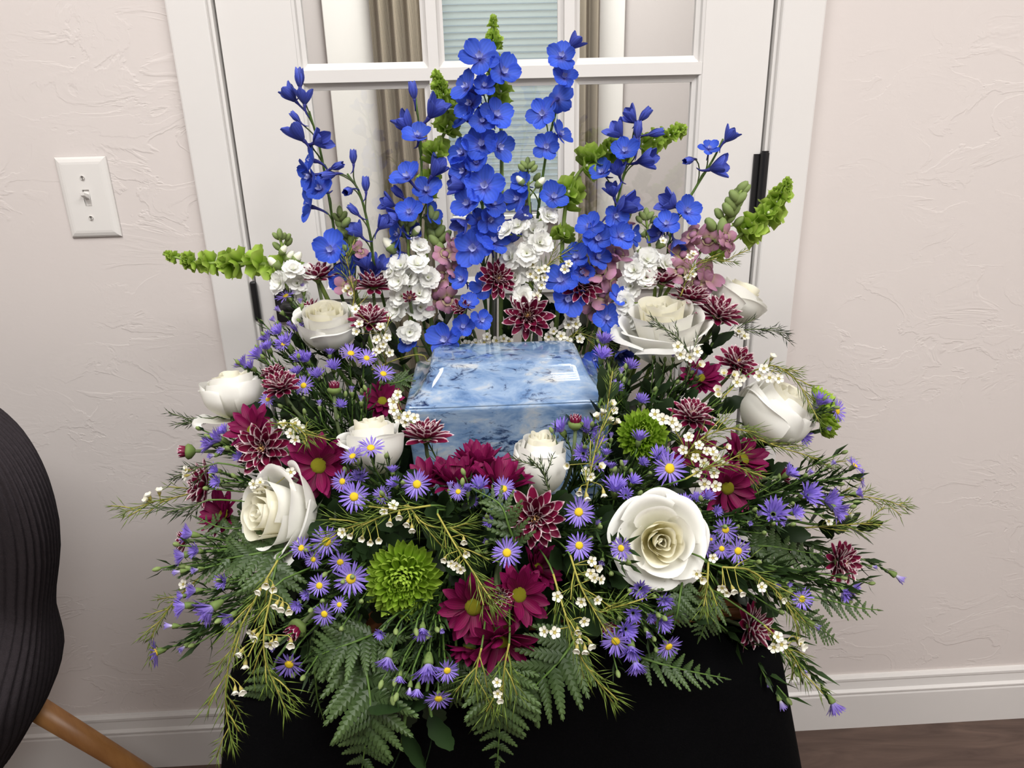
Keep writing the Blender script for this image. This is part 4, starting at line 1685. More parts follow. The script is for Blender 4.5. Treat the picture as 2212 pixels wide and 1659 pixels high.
def fern(label, path, width, up=(0, .35, 1), Y=None, dy=.0, n=9, lobes=8, tilt=20, frac=.12):
    """path px from base to tip; width = px across the widest pair of leaflets"""
    P = []
    for p in path:
        y = p[2] if len(p) > 2 else (Y if Y else Yd(p[0], p[1]) + dy)
        P.append(at(p[0], p[1], y))
    base = stem_base(P[0], -P[0].y)
    t = thing('fern_frond', label, 'fern', base, 'leatherleaf fern fronds')
    rr = random.Random(len(label) + 31)
    sp = smooth_path(P, 8)
    loc = [p - base for p in sp]
    m = MB()
    inner = bez(Vector(), Vector((0, 0, .02)) + loc[0] * .2, loc[0], (loc[1] - loc[0]).normalized() * .02, 6)
    pts = inner[:-1] + loc
    m.tube(pts, [.0016 - .0011 * i / len(pts) for i in range(len(pts))], 'stem', 5)
    obj('rachis', m.mesh('rachis'), t)
    upv = cdir(up)
    tot = len(loc) - 1
    wm = width * depth(sp[0]) / FPX / 2
    for i in range(n):
        f = frac + (1 - frac) * i / n
        for sgn in (1, -1):
            k = f * tot + (.0 if sgn > 0 else .35)
            k0 = min(int(k), tot - 1)
            p = loc[k0].lerp(loc[k0 + 1], min(1, k - k0))
            ax = (loc[min(tot, k0 + 1)] - loc[max(0, k0 - 1)]).normalized()
            side = ax.cross(upv).normalized() * sgn
            an = R(58 - 16 * f + rr.uniform(-5, 5))
            d = (ax * math.cos(an) + side * math.sin(an)).normalized()
            nrm = (upv - d * upv.dot(d)).normalized()
            nrm = (Matrix.Rotation(sgn * R(rr.uniform(-tilt, tilt)), 3, d) @ nrm)
            d = (d - nrm * rr.uniform(-.1, .22)).normalized()
            yv = nrm.cross(d)
            ln = wm * (math.sin(math.pi * min(1, .36 + .60 * f)) ** .9) * 1.12
            if f > .88:
                ln *= .8
            mx = Matrix((d, yv, nrm)).transposed().to_4x4()
            mx = Matrix.Translation(p) @ mx @ Matrix.Diagonal((ln, ln, ln, 1))
            nlb = lobes if f < .6 else max(4, lobes - 3)
            obj('leaflet', pinna_mesh(nlb, rr.randint(0, 2)), t, mx)
    # end leaflet
    ax = (loc[-1] - loc[-3]).normalized()
    nrm = (upv - ax * upv.dot(ax)).normalized()
    mx = Matrix((ax, nrm.cross(ax), nrm)).transposed().to_4x4()
    ln = wm * .5
    obj('leaflet', pinna_mesh(5, 0), t, Matrix.Translation(loc[-2]) @ mx @ Matrix.Diagonal((ln, ln * .8, ln, 1)))
    return t


def lobed_leaf(mat='leaf'):
    key = ('lobed', mat)
    if key not in _pm:
        m = MB()

        def fn(u, v):
            uu = u * 2 - 1
            w = .30 * math.sin(math.pi * (v * .94 + .03)) ** .75 * (.72 + .28 * abs(math.sin(v * 3.2 * math.pi)) ** .6) + .01
            return (v, uu * w, -.12 * v * v + .10 * abs(uu) * w)
        m.grid(fn, 4, 14, mat)
        _pm[key] = m.mesh('leaf')
    return _pm[key]


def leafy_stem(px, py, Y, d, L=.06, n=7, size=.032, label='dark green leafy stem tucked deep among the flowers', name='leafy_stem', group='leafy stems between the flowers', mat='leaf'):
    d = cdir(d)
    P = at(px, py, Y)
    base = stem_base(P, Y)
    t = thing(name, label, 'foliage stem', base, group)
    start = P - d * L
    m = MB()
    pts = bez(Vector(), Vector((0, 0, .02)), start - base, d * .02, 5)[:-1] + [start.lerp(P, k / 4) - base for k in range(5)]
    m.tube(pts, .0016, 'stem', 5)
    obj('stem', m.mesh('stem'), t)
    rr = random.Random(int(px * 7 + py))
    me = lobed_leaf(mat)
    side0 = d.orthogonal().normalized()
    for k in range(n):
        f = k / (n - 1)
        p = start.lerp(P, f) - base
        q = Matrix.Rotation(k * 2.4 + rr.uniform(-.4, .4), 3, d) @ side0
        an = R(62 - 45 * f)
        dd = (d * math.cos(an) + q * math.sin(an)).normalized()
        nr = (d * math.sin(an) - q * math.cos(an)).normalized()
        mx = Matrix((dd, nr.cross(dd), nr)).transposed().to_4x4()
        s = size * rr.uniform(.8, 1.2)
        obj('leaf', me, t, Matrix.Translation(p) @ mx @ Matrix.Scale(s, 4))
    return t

# =================================================================== THE ARRANGEMENT
UPF = (0, .8, .6)
# ---- roses: label, px, py, diameter px, facing (image right, image up, to camera), Y from wall, openness, height, spin, seed
rose('white rose above the purple asters on the light-switch side of the urn', 706, 704, 136, (.02, .78, .55), .30, .12, 1.0, .3, 1)
rose('white rose in profile nearest the light switch, one petal hanging down', 502, 850, 132, (-.12, .9, .15), .40, .05, .95, 1.0, 2, drop=((-.9, -.3, .35),))
rose('white rose turned toward the chair, resting above the dark fern', 606, 1112, 196, (-.62, .18, .72), .54, .28, 1.0, .5, 3)
rose('wilting white rose behind aster heads at the urn\'s front corner', 806, 962, 140, (-.08, .95, .12), .495, .12, 1.15, 2.0, 4)
rose('slim half-open white rosebud standing before the urn', 1166, 1000, 122, (.06, .95, .2), .515, .0, 1.4, 3.1, 5)
rose('wide open white rose facing the camera, yellow spiral centre', 1424, 1168, 216, (0, .1, 1), .615, .8, .75, .2, 6, drop=((.15, -1, 0),))
rose('round white rose in profile against the wall on the hinge side', 1676, 892, 172, (.42, .62, .35), .42, .02, .95, 4.2, 7)
rose('large white rose with flared outer petals above the hinge-side asters', 1432, 716, 196, (-.12, .84, .42), .30, .42, 1.1, 5.0, 8)
rose('small white rose behind the plum chrysanthemums by the door casing', 1590, 650, 122, (.48, .72, .2), .235, .18, 1.0, 1.4, 9)

# ---- plum and white chrysanthemums
MUMS = [
    ('plum white-edged chrysanthemum in profile above the rose near the door latch', 685, 594, 92, (0, .9, .35), .255, 0),
    ('plum white-edged chrysanthemum leaning in front of the white stock', 806, 614, 94, (.1, .8, .5), .262, 0),
    ('plum white-edged chrysanthemum right beside the upper chair-side rose', 800, 690, 96, (0, .82, .55), .315, 0),
    ('small dark half-open plum chrysanthemum against the white stock blossoms', 885, 645, 50, (.1, .4, .9), .285, .8),
    ('half-open plum chrysanthemum with tan quills left of the centre one', 997, 668, 64, (-.3, .4, .85), .272, .8),
    ('plum white-edged chrysanthemum facing out under the tallest delphinium', 1076, 602, 88, (.25, .1, .95), .262, 0),
    ('plum white-edged chrysanthemum directly behind the middle of the urn', 1140, 682, 112, (0, .15, .98), .272, 0),
    ('plum white-edged chrysanthemum beside the pink snapdragon blossoms', 1258, 615, 90, (.1, .3, .9), .258, 0),
    ('uppermost of three stacked plum chrysanthemums above the large rose', 1430, 604, 100, (0, .9, .4), .262, 0),
    ('middle one of three stacked plum chrysanthemums above the large rose', 1492, 641, 98, (.1, .88, .4), .272, 0),
    ('lowest of three stacked plum chrysanthemums, touching the large rose', 1553, 677, 106, (.15, .75, .6), .29, 0),
    ('pale-edged plum chrysanthemum above the round hinge-side rose', 1592, 784, 96, (.1, .6, .8), .34, 0),
    ('plum white-edged chrysanthemum beside the green one behind waxflowers', 1496, 897, 104, (.1, .75, .6), .435, 0),
    ('plum chrysanthemum with tan quills beside the profile rose', 607, 834, 92, (0, .7, .65), .415, .35),
    ('plum white-edged chrysanthemum overlapping the burgundy daisy near the chair', 567, 968, 124, (0, .1, 1), .485, 0),
    ('plum white-edged chrysanthemum facing the chair at the arrangement\'s edge', 438, 1046, 112, (-.85, .1, .45), .485, 0),
    ('plum white-edged chrysanthemum in profile before the urn\'s front face', 919, 940, 114, (0, .93, .3), .478, .1),
    ('largest plum white-edged chrysanthemum, below the slim rosebud', 1155, 1120, 136, (0, .1, 1), .60, 0),
    ('plum white-edged chrysanthemum at the tip of a long hinge-side stem', 1818, 1214, 104, (.45, .1, .85), .515, 0),
    ('plum white-edged chrysanthemum hanging over the cloth\'s hinge-side edge', 1627, 1356, 118, (.6, .1, .7), .585, 0),
    ('incurved half-open plum chrysanthemum nested in the lower burgundy daisies', 1084, 1287, 68, (.2, .1, .95), .655, .9),
    ('small half-open plum chrysanthemum among the lower front asters', 1310, 1352, 56, (.2, -.2, .95), .66, .8),
    ('plum chrysanthemum half hidden behind asters at the chair-side edge', 398, 1168, 60, (-.9, .1, .3), .495, .3),
    ('half-open plum chrysanthemum pointing at the wall under the round rose', 1690, 1030, 62, (.9, .15, .3), .475, .9),
    ('deep plum chrysanthemum seen from behind beside the profile rose', 590, 806, 60, (-.35, .8, -.1), .395, .2),
    ('dull plum chrysanthemum tucked behind the upper chair-side rose', 668, 668, 62, (-.5, .6, .2), .27, .4),
]
for i, (lb, px, py, dia, d, Y, hf) in enumerate(MUMS):
    mum(lb, px, py, dia, d, Y, hf, i + 1)
mum_bud('plum bud pointing at the chair on a green stem', 405, 975, 36, (-1, .0, .25), .455)
mum_bud('upright plum bud on a bare stem among purple asters', 722, 840, 32, (.03, 1, .2), .43)
mum_bud('upright plum bud beside the slim rosebud before the urn', 1243, 914, 36, (0, 1, .25), .505)
mum_bud('round plum bud hanging among waxflowers over the cloth', 640, 1359, 46, (-.35, -.3, .8), .645)

# ---- burgundy daisies
DAIS = [
    ('burgundy daisy behind the plum chrysanthemum near the chair', 545, 928, 116, (-.25, .45, .8), .455, 16),
    ('burgundy daisy with a yellow-green eye beside the wilting rose', 688, 1006, 150, (.03, .05, 1), .51, 12),
    ('burgundy daisy facing the chair below the edge chrysanthemum', 480, 1112, 116, (-.5, .35, .7), .495, 22),
    ('burgundy daisy under the profile chrysanthemum before the urn', 922, 1036, 128, (-.35, .8, .35), .53, 24),
    ('burgundy daisy leaning on the urn\'s front, chair side of the cluster', 985, 1042, 150, (-.1, .85, .35), .54, 30),
    ('burgundy daisy leaning on the urn\'s front, rosebud side of the cluster', 1082, 1046, 156, (.12, .85, .38), .548, 30),
    ('burgundy daisy at the crest of the cluster before the urn', 1034, 1006, 140, (0, .93, .15), .515, 34),
    ('dark burgundy daisy below the large flared rose', 1512, 815, 100, (0, .4, .8), .355, 20),
    ('burgundy daisy with a yellow eye under the round hinge-side rose', 1572, 1055, 128, (.1, -.1, 1), .51, 12),
    ('burgundy daisy behind waxflowers below the round hinge-side rose', 1606, 990, 124, (.35, .5, .7), .465, 16),
    ('burgundy daisy with a yellow-green eye low in front of the arrangement', 1022, 1312, 162, (-.12, .0, 1), .635, 12),
    ('burgundy daisy behind the incurved plum chrysanthemum', 1122, 1285, 146, (.3, .2, .9), .625, 16),
    ('burgundy daisy nodding downward lowest in front', 1082, 1388, 176, (.1, -.62, .8), .655, 20),
    ('burgundy daisy rising behind the lower front daisies', 1164, 1228, 122, (.6, .5, .5), .595, 24),
    ('pale-backed burgundy daisy turned toward the cloth', 1012, 1404, 112, (-.2, -.85, .35), .64, 24),
    ('shaded burgundy daisy beside the urn\'s chair-side wall', 826, 866, 90, (.2, .3, .7), .39, 20),
    ('shaded burgundy daisy behind the waxflower cluster on the hinge side', 1502, 985, 110, (.05, .2, .9), .455, 16),
]
for i, (lb, px, py, dia, d, Y, el) in enumerate(DAIS):
    daisy(lb, px, py, dia, d, Y, el, i + 1)

# ---- green chrysanthemums
green_mum('large green chrysanthemum facing out above the ferns', 868, 1258, 194, (.05, .02, 1), .625, 1)
green_mum('green chrysanthemum between the urn and the hinge-side asters', 1388, 934, 132, (-.12, .4, .9), .465, 2)
green_mum('green chrysanthemum seen edge-on behind the round rose', 1793, 888, 136, (.86, .22, .3), .395, 3)

# ---- delphiniums
Lf, Rf, Fr, Ul, Ur, Up, Dl, Dr = (-.8, .1, .5), (.8, .1, .5), (0, .1, 1), (-.6, .6, .4), (.6, .6, .4), (0, .95, .2), (-.7, -.3, .5), (.7, -.3, .5)
delphinium('blue delphinium leaning toward the light switch, open flowers down one side',
           [(738, 640), (722, 500), (695, 340), (668, 240)],
           [(647, 172, 44, Up, 'b'), (626, 205, 50, Ul, 'h'), (657, 208, 50, Up, 'h'), (640, 287, 60, Ul, 'h'), (690, 304, 52, Rf, 'h'), (674, 346, 66, Lf, 'o'),
            (668, 380, 66, Dl, 'o'), (692, 408, 66, (-.4, .2, .9), 'o'), (668, 446, 68, Lf, 'o'), (714, 540, 76, Fr, 'o'), (745, 566, 60, Rf, 'o'), (735, 600, 60, (.2, -.2, .9), 'o'), (640, 255, 30, Ul, 'b')], .235)
delphinium('delphinium side branch of dusky closed buds beside the leaning one',
           [(820, 620), (800, 510), (778, 420), (750, 375)],
           [(763, 342, 34, Up, 'b'), (790, 401, 36, Up, 'b'), (754, 412, 38, (-.2, -.4, .8), 'b'), (726, 360, 34, (.8, .2, .3), 'b'), (712, 378, 40, Dl, 'b'), (766, 456, 34, Ul, 'b'),
            (770, 500, 46, Ul, 'h'), (826, 484, 42, Ur, 'h'), (786, 566, 56, (-.2, .6, .7), 'h'), (825, 570, 50, Ur, 'h'), (800, 590, 52, Fr, 'h')], .24)
delphinium('blue delphinium beside the green bells, left of the tallest spike',
           [(905, 640), (908, 480), (910, 330), (898, 212)],
           [(893, 199, 40, (-.1, .9, .3), 'b'), (940, 236, 66, Ur, 'h'), (876, 268, 60, Ul, 'h'), (902, 294, 66, (0, .5, .8), 'o'), (880, 382, 70, (-.3, .4, .8), 'o'), (945, 365, 56, Ur, 'h'),
            (922, 412, 64, (0, .4, .9), 'o'), (862, 418, 36, Ul, 'b'), (838, 440, 44, Lf, 'h'), (852, 470, 50, Dl, 'h'), (884, 458, 56, Fr, 'o'), (932, 462, 56, Rf, 'o'), (860, 506, 56, Lf, 'o'), (890, 500, 50, Fr, 'h'), (862, 545, 54, Lf, 'o')], .235)
delphinium('tallest deep blue delphinium densely flowered in the middle',
           [(1048, 640), (1042, 460), (1050, 300), (1058, 180), (1052, 120)],
           [(1036, 124, 80, (-.05, .15, 1), 'o'), (1088, 156, 76, (.35, .1, .9), 'o'), (1008, 188, 70, (-.6, .2, .7), 'o'), (1016, 224, 70, (-.5, 0, .8), 'o'), (1072, 248, 74, (.3, .1, .9), 'o'),
            (1006, 256, 64, (-.7, .4, .4), 'o'), (1040, 312, 76, Fr, 'o'), (1078, 318, 70, (.6, -.1, .7), 'o'), (998, 330, 68, (-.6, .1, .7), 'o'), (1002, 368, 66, (-.6, -.3, .7), 'o'), (1046, 402, 84, (0, 0, 1), 'o'),
            (988, 398, 56, (-.8, .2, .4), 'h'), (1010, 440, 72, (-.4, .1, .9), 'o'), (1064, 440, 62, (.5, .2, .8), 'o'), (1058, 474, 60, (.4, -.2, .8), 'o'), (996, 484, 50, (-.6, -.5, .5), 'h'),
            (1022, 536, 84, (-.1, -.1, 1), 'o'), (1066, 522, 70, (.2, .4, .8), 'o'), (1104, 512, 52, Ur, 'h'), (1125, 465, 50, (.6, .2, .4), 'h'), (1044, 618, 64, (.2, .2, .9), 'o'), (998, 604, 56, (-.5, .2, .8), 'o'),
            (1046, 186, 54, (.1, .2, .9), 'o'), (1042, 262, 54, (0, .1, .9), 'o'), (1030, 352, 54, (-.2, .2, .9), 'o'), (1036, 476, 54, (0, .2, .9), 'o')], .238)
delphinium('slender pale-tipped blue delphinium crossing the glazing bar',
           [(1148, 640), (1160, 480), (1182, 320), (1212, 200), (1236, 100)],
           [(1240, 92, 48, Ur, 'h'), (1214, 122, 66, (-.1, .2, .95), 'o'), (1219, 166, 58, (.1, .1, .95), 'o'), (1206, 214, 64, (.3, .3, -.6), 'o'), (1172, 246, 66, (-.2, -.1, .95), 'o'), (1210, 290, 60, (.6, .3, .6), 'o'),
            (1180, 318, 60, (0, 0, 1), 'o'), (1128, 394, 52, (-.5, .2, .8), 'o'), (1196, 426, 66, (.1, .2, .95), 'o'), (1118, 430, 58, (-.5, .1, .8), 'o')], .232)
delphinium('blue delphinium with clustered buds over the arching green bells',
           [(1285, 650), (1318, 500), (1352, 360), (1378, 262)],
           [(1364, 252, 48, Ul, 'h'), (1391, 250, 38, Ur, 'b'), (1332, 282, 54, Ul, 'h'), (1378, 284, 40, Up, 'b'), (1414, 288, 38, (.9, .1, .3), 'b'), (1350, 326, 62, (-.2, .2, .9), 'o'), (1375, 312, 36, Up, 'b'),
            (1396, 344, 60, (.7, .1, .6), 'h'), (1300, 372, 56, (-.5, .3, .7), 'o'), (1336, 366, 46, (-.2, .5, .5), 'h'), (1324, 410, 46, (-.2, .8, .4), 'h'), (1350, 446, 74, (.6, .2, .6), 'h'), (1330, 466, 54, (.1, -.2, .9), 'o'),
            (1274, 490, 62, (-.3, .2, .9), 'o'), (1292, 516, 70, (-.1, .1, 1), 'o'), (1340, 510, 62, (.3, .1, .9), 'o'), (1366, 508, 50, (.7, .1, .5), 'o'), (1245, 556, 62, (-.4, .3, .8), 'o'), (1290, 556, 60, (.4, .2, .8), 'o'),
            (1212, 606, 72, (-.3, .2, .9), 'o'), (1226, 646, 74, (.1, -.1, 1), 'o'), (1256, 590, 56, (.2, .2, .9), 'o')], .24)
delphinium('sparse blue delphinium leaning toward the black hinge',
           [(1425, 640), (1450, 500), (1500, 410), (1540, 345), (1562, 300)],
           [(1578, 293, 46, Ur, 'h'), (1532, 321, 44, (-.1, .5, .8), 'o'), (1490, 346, 34, Dl, 'b'), (1552, 361, 56, Rf, 'h'), (1446, 438, 56, (-.8, .3, .4), 'h'), (1484, 456, 62, (.2, .1, .95), 'o'), (1440, 484, 56, (-.3, .3, .9), 'o'),
            (1420, 505, 46, (-.6, -.2, .6), 'h'), (1462, 530, 50, (.2, -.7, .5), 'h')], .236)
delphinium('short blue delphinium with low flowers just behind the urn',
           [(985, 745), (992, 715), (1005, 690)],
           [(962, 734, 78, (-.3, .1, .9), 'o'), (1000, 706, 52, (.1, .2, .9), 'o'), (1040, 692, 50, (.4, .1, .8), 'o'), (884, 742, 46, (-.3, .2, .8), 'o'), (1012, 655, 46, (.2, .4, .8), 'o')], .258, lean=0)
delphinium('shaded blue delphinium low beside the large flared rose',
           [(1290, 770), (1298, 730), (1306, 690)],
           [(1310, 688, 64, (.2, .2, .9), 'o'), (1284, 775, 40, (0, -.2, .9), 'o'), (1345, 770, 52, (.3, -.4, .8), 'h'), (1335, 640, 50, (.4, .3, .7), 'o')], .25, lean=0)

# ---- bells of Ireland
bells('green bells of Ireland stretching sideways toward the light switch', [(690, 610), (600, 575), (510, 568), (430, 567), (352, 549)],
      [(577, 570, 64, 5), (598, 576, 50, 4), (512, 567, 62, 6), (500, 567, 46, 4), (457, 567, 46, 5), (420, 567, 36, 6), (400, 563, 32, 6), (382, 557, 26, 6), (366, 552, 20, 5)], .25)
bells('green bells of Ireland, highest tip in front of the blinds', [(1082, 640), (1084, 420), (1080, 220), (1066, 90), (1066, 34)],
      [(1066, 44, 16, 5), (1066, 58, 20, 5), (1066, 74, 26, 6), (1068, 96, 34, 6), (1072, 112, 32, 4), (1078, 140, 40, 5), (1082, 192, 48, 5), (1082, 206, 44, 4), (1084, 300, 40, 4)], .222)
bells('green bells of Ireland beside the curtain, behind the bluish spike', [(925, 640), (925, 420), (945, 320), (968, 260), (945, 165)],
      [(944, 166, 22, 5), (948, 180, 30, 6), (955, 196, 36, 6), (962, 214, 40, 5), (968, 232, 46, 5), (966, 272, 56, 5), (964, 284, 48, 5), (940, 326, 58, 5), (936, 340, 48, 4), (926, 400, 46, 4), (920, 424, 40, 4)], .225)
bells('green bells of Ireland arching over the hinge-side glass', [(1208, 640), (1216, 500), (1228, 420), (1262, 360), (1330, 325), (1400, 310), (1470, 280)],
      [(1470, 279, 24, 5), (1456, 288, 32, 6), (1438, 298, 40, 5), (1418, 307, 44, 5), (1392, 312, 46, 4), (1335, 326, 56, 5), (1316, 330, 52, 5), (1274, 352, 64, 6), (1258, 362, 56, 5), (1228, 424, 62, 5), (1224, 440, 56, 4), (1214, 512, 50, 4), (1212, 526, 44, 3)], .226)
bells('green bells of Ireland reaching past the door casing', [(1470, 640), (1545, 552), (1610, 500), (1660, 462), (1700, 396)],
      [(1702, 394, 18, 5), (1698, 408, 26, 6), (1693, 422, 34, 6), (1686, 438, 44, 6), (1664, 460, 54, 5), (1652, 470, 50, 4), (1618, 494, 60, 6), (1604, 506, 56, 5), (1550, 548, 40, 3)], .235)

# ---- stocks
B0 = ruffle_blossom
def stock(*a):
    spike('white_stock', a[0], 'stock flower', 'white stock stems', a[1], a[2], a[3], a[4], lambda i: ruffle_blossom(i % 4))
stock('white stock in full bloom beside the plum chrysanthemums', [(893, 740), (886, 620), (880, 490)],
      [(866, 574, 56, (-.3, .3, .9)), (902, 572, 56, (.2, .5, .8)), (884, 596, 50, (0, .2, 1)), (924, 600, 54, (.4, .2, .9)), (862, 608, 50, (-.4, .1, .9)), (868, 640, 56, (-.3, 0, .9)), (906, 634, 52, (.2, .1, .95)), (908, 664, 62, (.3, -.1, .9)), (856, 668, 52, (-.4, -.1, .9)), (885, 718, 52, (.2, -.1, .9)), (905, 532, 46, (.4, .3, .8)), (846, 588, 40, (-.7, .2, .5))],
      [(842, 530, 44, (-.6, .7, .3), 'wbud'), (878, 472, 26, Up, 'bud'), (868, 482, 26, Ul, 'bud'), (890, 480, 26, Ur, 'bud'), (880, 490, 24, Up, 'bud'), (900, 498, 28, Ur, 'wbud'), (868, 502, 28, Ul, 'wbud')], .25)
stock('white stock with a tall green bud tip beside the middle delphinium', [(1142, 700), (1146, 540), (1140, 370)],
      [(1184, 466, 46, (.4, .3, .8)), (1152, 498, 60, (.1, .2, .95)), (1166, 524, 58, (.3, .1, .9)), (1120, 488, 56, (-.3, .4, .8)), (1138, 548, 56, (0, 0, 1)), (1104, 556, 60, (-.5, .1, .8)), (1112, 600, 56, (-.3, 0, .9)), (1150, 580, 54, (.2, 0, .9)), (1095, 500, 44, (-.5, .4, .6)), (1130, 640, 50, (0, 0, 1))],
      [(1140, 350, 24, Up, 'bud'), (1132, 356, 24, Ul, 'bud'), (1148, 356, 24, Ur, 'bud'), (1126, 362, 22, Ul, 'bud'), (1154, 364, 22, Ur, 'bud'), (1124, 390, 28, Ul, 'wbud'), (1167, 394, 30, Ur, 'wbud'), (1160, 382, 24, Ur, 'bud'), (1128, 414, 28, Ul, 'wbud'), (1190, 458, 34, Ur, 'wbud')], .244)
stock('white stock between the pink snapdragons and the stacked chrysanthemums', [(1405, 680), (1408, 580), (1396, 475)],
      [(1398, 562, 62, (0, .3, .95)), (1370, 584, 56, (-.4, .3, .9)), (1438, 572, 52, (.5, .3, .7)), (1362, 618, 56, (-.4, 0, .9)), (1396, 600, 54, (0, .1, 1)), (1352, 654, 52, (-.4, 0, .9)), (1384, 690, 54, (0, 0, 1)), (1360, 690, 48, (-.3, -.1, .9))],
      [(1396, 460, 26, Up, 'bud'), (1388, 466, 26, Ul, 'bud'), (1404, 466, 26, Ur, 'bud'), (1380, 474, 22, Ul, 'bud'), (1412, 474, 22, Ur, 'bud'), (1386, 500, 30, Ul, 'wbud'), (1416, 486, 26, Ur, 'bud'), (1376, 538, 30, Ul, 'wbud'), (1432, 522, 36, Ur, 'wbud')], .246)
stock('white stock with greenish buds at the door latch side', [(650, 660), (622, 580), (604, 510)],
      [(606, 612, 54, (-.5, .1, .8)), (634, 582, 46, (.2, .5, .8)), (642, 612, 52, (.1, .1, .95)), (664, 590, 40, (.4, .5, .6)), (655, 650, 44, (.2, 0, .9))],
      [(604, 504, 24, Up, 'bud'), (596, 510, 22, Ul, 'bud'), (612, 510, 22, Ur, 'bud'), (622, 512, 22, Ur, 'bud'), (598, 532, 26, Ul, 'bud'), (624, 522, 26, Ur, 'bud'), (612, 540, 28, Ur, 'wbud'), (592, 568, 36, Ul, 'wbud'), (626, 554, 34, Ur, 'wbud'), (642, 556, 34, Ur, 'wbud')], .252)

# ---- snapdragons
def snap(*a):
    spike('pink_snapdragon', a[0], 'snapdragon', 'pink snapdragon stems', a[1], a[2], a[3], a[4], snap_blossom, 'pale_stem')
G = 'bud'
snap('mauve snapdragon with a green bud tip leaning toward the hinge', [(1425, 660), (1500, 560), (1560, 480), (1605, 405)],
     [(1500, 512, 56, (-.5, .5, .6)), (1528, 524, 50, (-.1, .3, .9)), (1562, 514, 44, (.6, .2, .7)), (1570, 534, 44, (.7, -.2, .6)), (1478, 552, 54, (-.4, .2, .8)), (1520, 594, 66, (.6, .1, .7)), (1500, 612, 56, (.3, -.1, .9)), (1470, 588, 50, (-.2, .1, .9))],
     [(1603, 404, 36, Ur, G), (1594, 414, 36, Ur, G), (1610, 410, 32, Ur, G), (1586, 424, 38, Ul, G), (1600, 428, 36, Ur, G), (1578, 440, 40, Ul, G), (1592, 442, 38, Ur, G), (1572, 452, 40, Ul, G), (1586, 456, 36, Ur, G), (1553, 462, 34, Ul, G), (1578, 472, 32, Ur, G), (1596, 478, 30, Ur, G), (1536, 486, 44, Ul, G), (1560, 490, 44, Up, G)], .244)
snap('mauve snapdragon with a green bud tip between stock and tallest delphinium', [(985, 690), (962, 560), (938, 460)],
     [(960, 552, 48, (.3, .3, .8)), (980, 580, 50, (.5, .2, .8)), (955, 600, 50, (-.2, .1, .9)), (945, 640, 56, (-.3, 0, .9)), (965, 648, 50, (.3, -.1, .9)), (975, 530, 40, (.5, .4, .6))],
     [(930, 458, 32, Up, G), (938, 468, 34, Ur, G), (926, 474, 34, Ul, G), (944, 484, 36, Ur, G), (930, 488, 36, Ul, G), (950, 500, 38, Ur, G), (936, 506, 38, Ul, G), (958, 514, 38, Ur, G), (938, 520, 36, Ul, G), (966, 508, 30, Ur, G), (950, 532, 34, Ul, G)], .236)
snap('pink snapdragon behind the clustered blue delphinium', [(1290, 700), (1318, 590), (1352, 450)],
     [(1332, 552, 56, (.4, .5, .7)), (1300, 590, 62, (-.3, .4, .8)), (1322, 618, 66, (.5, .1, .8)), (1300, 634, 60, (-.1, -.1, 1)), (1290, 660, 50, (-.3, -.3, .8)), (1345, 480, 38, (.4, .5, .6))],
     [(1352, 444, 32, Up, G), (1344, 456, 34, Ul, G), (1358, 458, 32, Ur, G), (1352, 470, 34, Ur, G)], .232)
snap('green budded snapdragon beside the leaning delphinium', [(775, 660), (765, 560), (742, 462)],
     [(776, 545, 34, (.4, .3, .6)), (752, 620, 44, (-.2, .2, .9))],
     [(734, 456, 26, Up, G), (742, 466, 28, Ur, G), (728, 470, 28, Ul, G), (748, 480, 30, Ur, G), (734, 486, 30, Ul, G), (754, 496, 32, Ur, G), (740, 502, 32, Ul, G), (762, 514, 34, Ur, G), (746, 520, 34, Ul, G), (768, 532, 34, Ur, G), (752, 540, 34, Ul, G)], .238)

# ---- asters: (px, py, dia, dir, type)
o_, h_, c_ = 'o', 'h', 'c'
F = (0, .1, 1)
aster_spray('purple asters with yellow eyes in front of the wilting rose', [(740, 1040, 50, (-.3, .1, .9), o_), (765, 1073, 68, F, o_), (801, 968, 60, (.1, .75, .6), o_, .545), (762, 986, 52, (-.2, .7, .6), o_, .54), (776, 1028, 40, (.1, .6, .6), h_), (848, 1012, 28, Up, h_, .55), (826, 1070, 42, (.2, .4, .9), o_)])
aster_spray('purple aster pair under the profile chrysanthemum before the urn', [(901, 1046, 64, F, o_, .575), (850, 1042, 34, (-.3, .6, .5), h_, .57)])
aster_spray('purple asters crowding under the burgundy cluster before the urn', [(1088, 1056, 52, (.2, .2, .9), o_, .585), (990, 1062, 40, (-.1, .2, .9), o_, .585), (1036, 1044, 44, (0, .7, .6), h_, .58), (972, 1048, 30, Up, c_, .58), (1010, 1052, 34, Up, h_, .58), (1056, 1126, 30, (-.3, .2, .8), h_, .6), (1020, 1082, 30, (.3, -.2, .8), h_)])
aster_spray('purple aster with yellow eye under the largest plum chrysanthemum', [(1095, 1194, 66, F, o_, .635), (1052, 1170, 28, (-.3, .3, .8), c_)])
aster_spray('pair of purple yellow-eyed asters beside the wide open rose', [(1250, 1106, 66, F, o_, .61), (1251, 1178, 60, (.05, .1, 1), o_, .63), (1290, 1130, 26, (.3, .4, .8), c_)])
aster_spray('purple aster overlapping the wide open rose\'s edge', [(1342, 1184, 52, (-.55, .1, .8), o_, .665), (1300, 1215, 26, (-.2, -.2, .8), c_)])
aster_spray('purple yellow-eyed asters between the turned rose and green chrysanthemum', [(706, 1170, 68, F, o_, .61), (651, 1184, 48, (-.2, .3, .9), o_, .62), (677, 1208, 42, (-.2, -.1, .9), o_, .625), (735, 1214, 50, (.1, -.2, .95), o_, .625), (758, 1250, 76, (.1, 0, 1), o_, .64)])
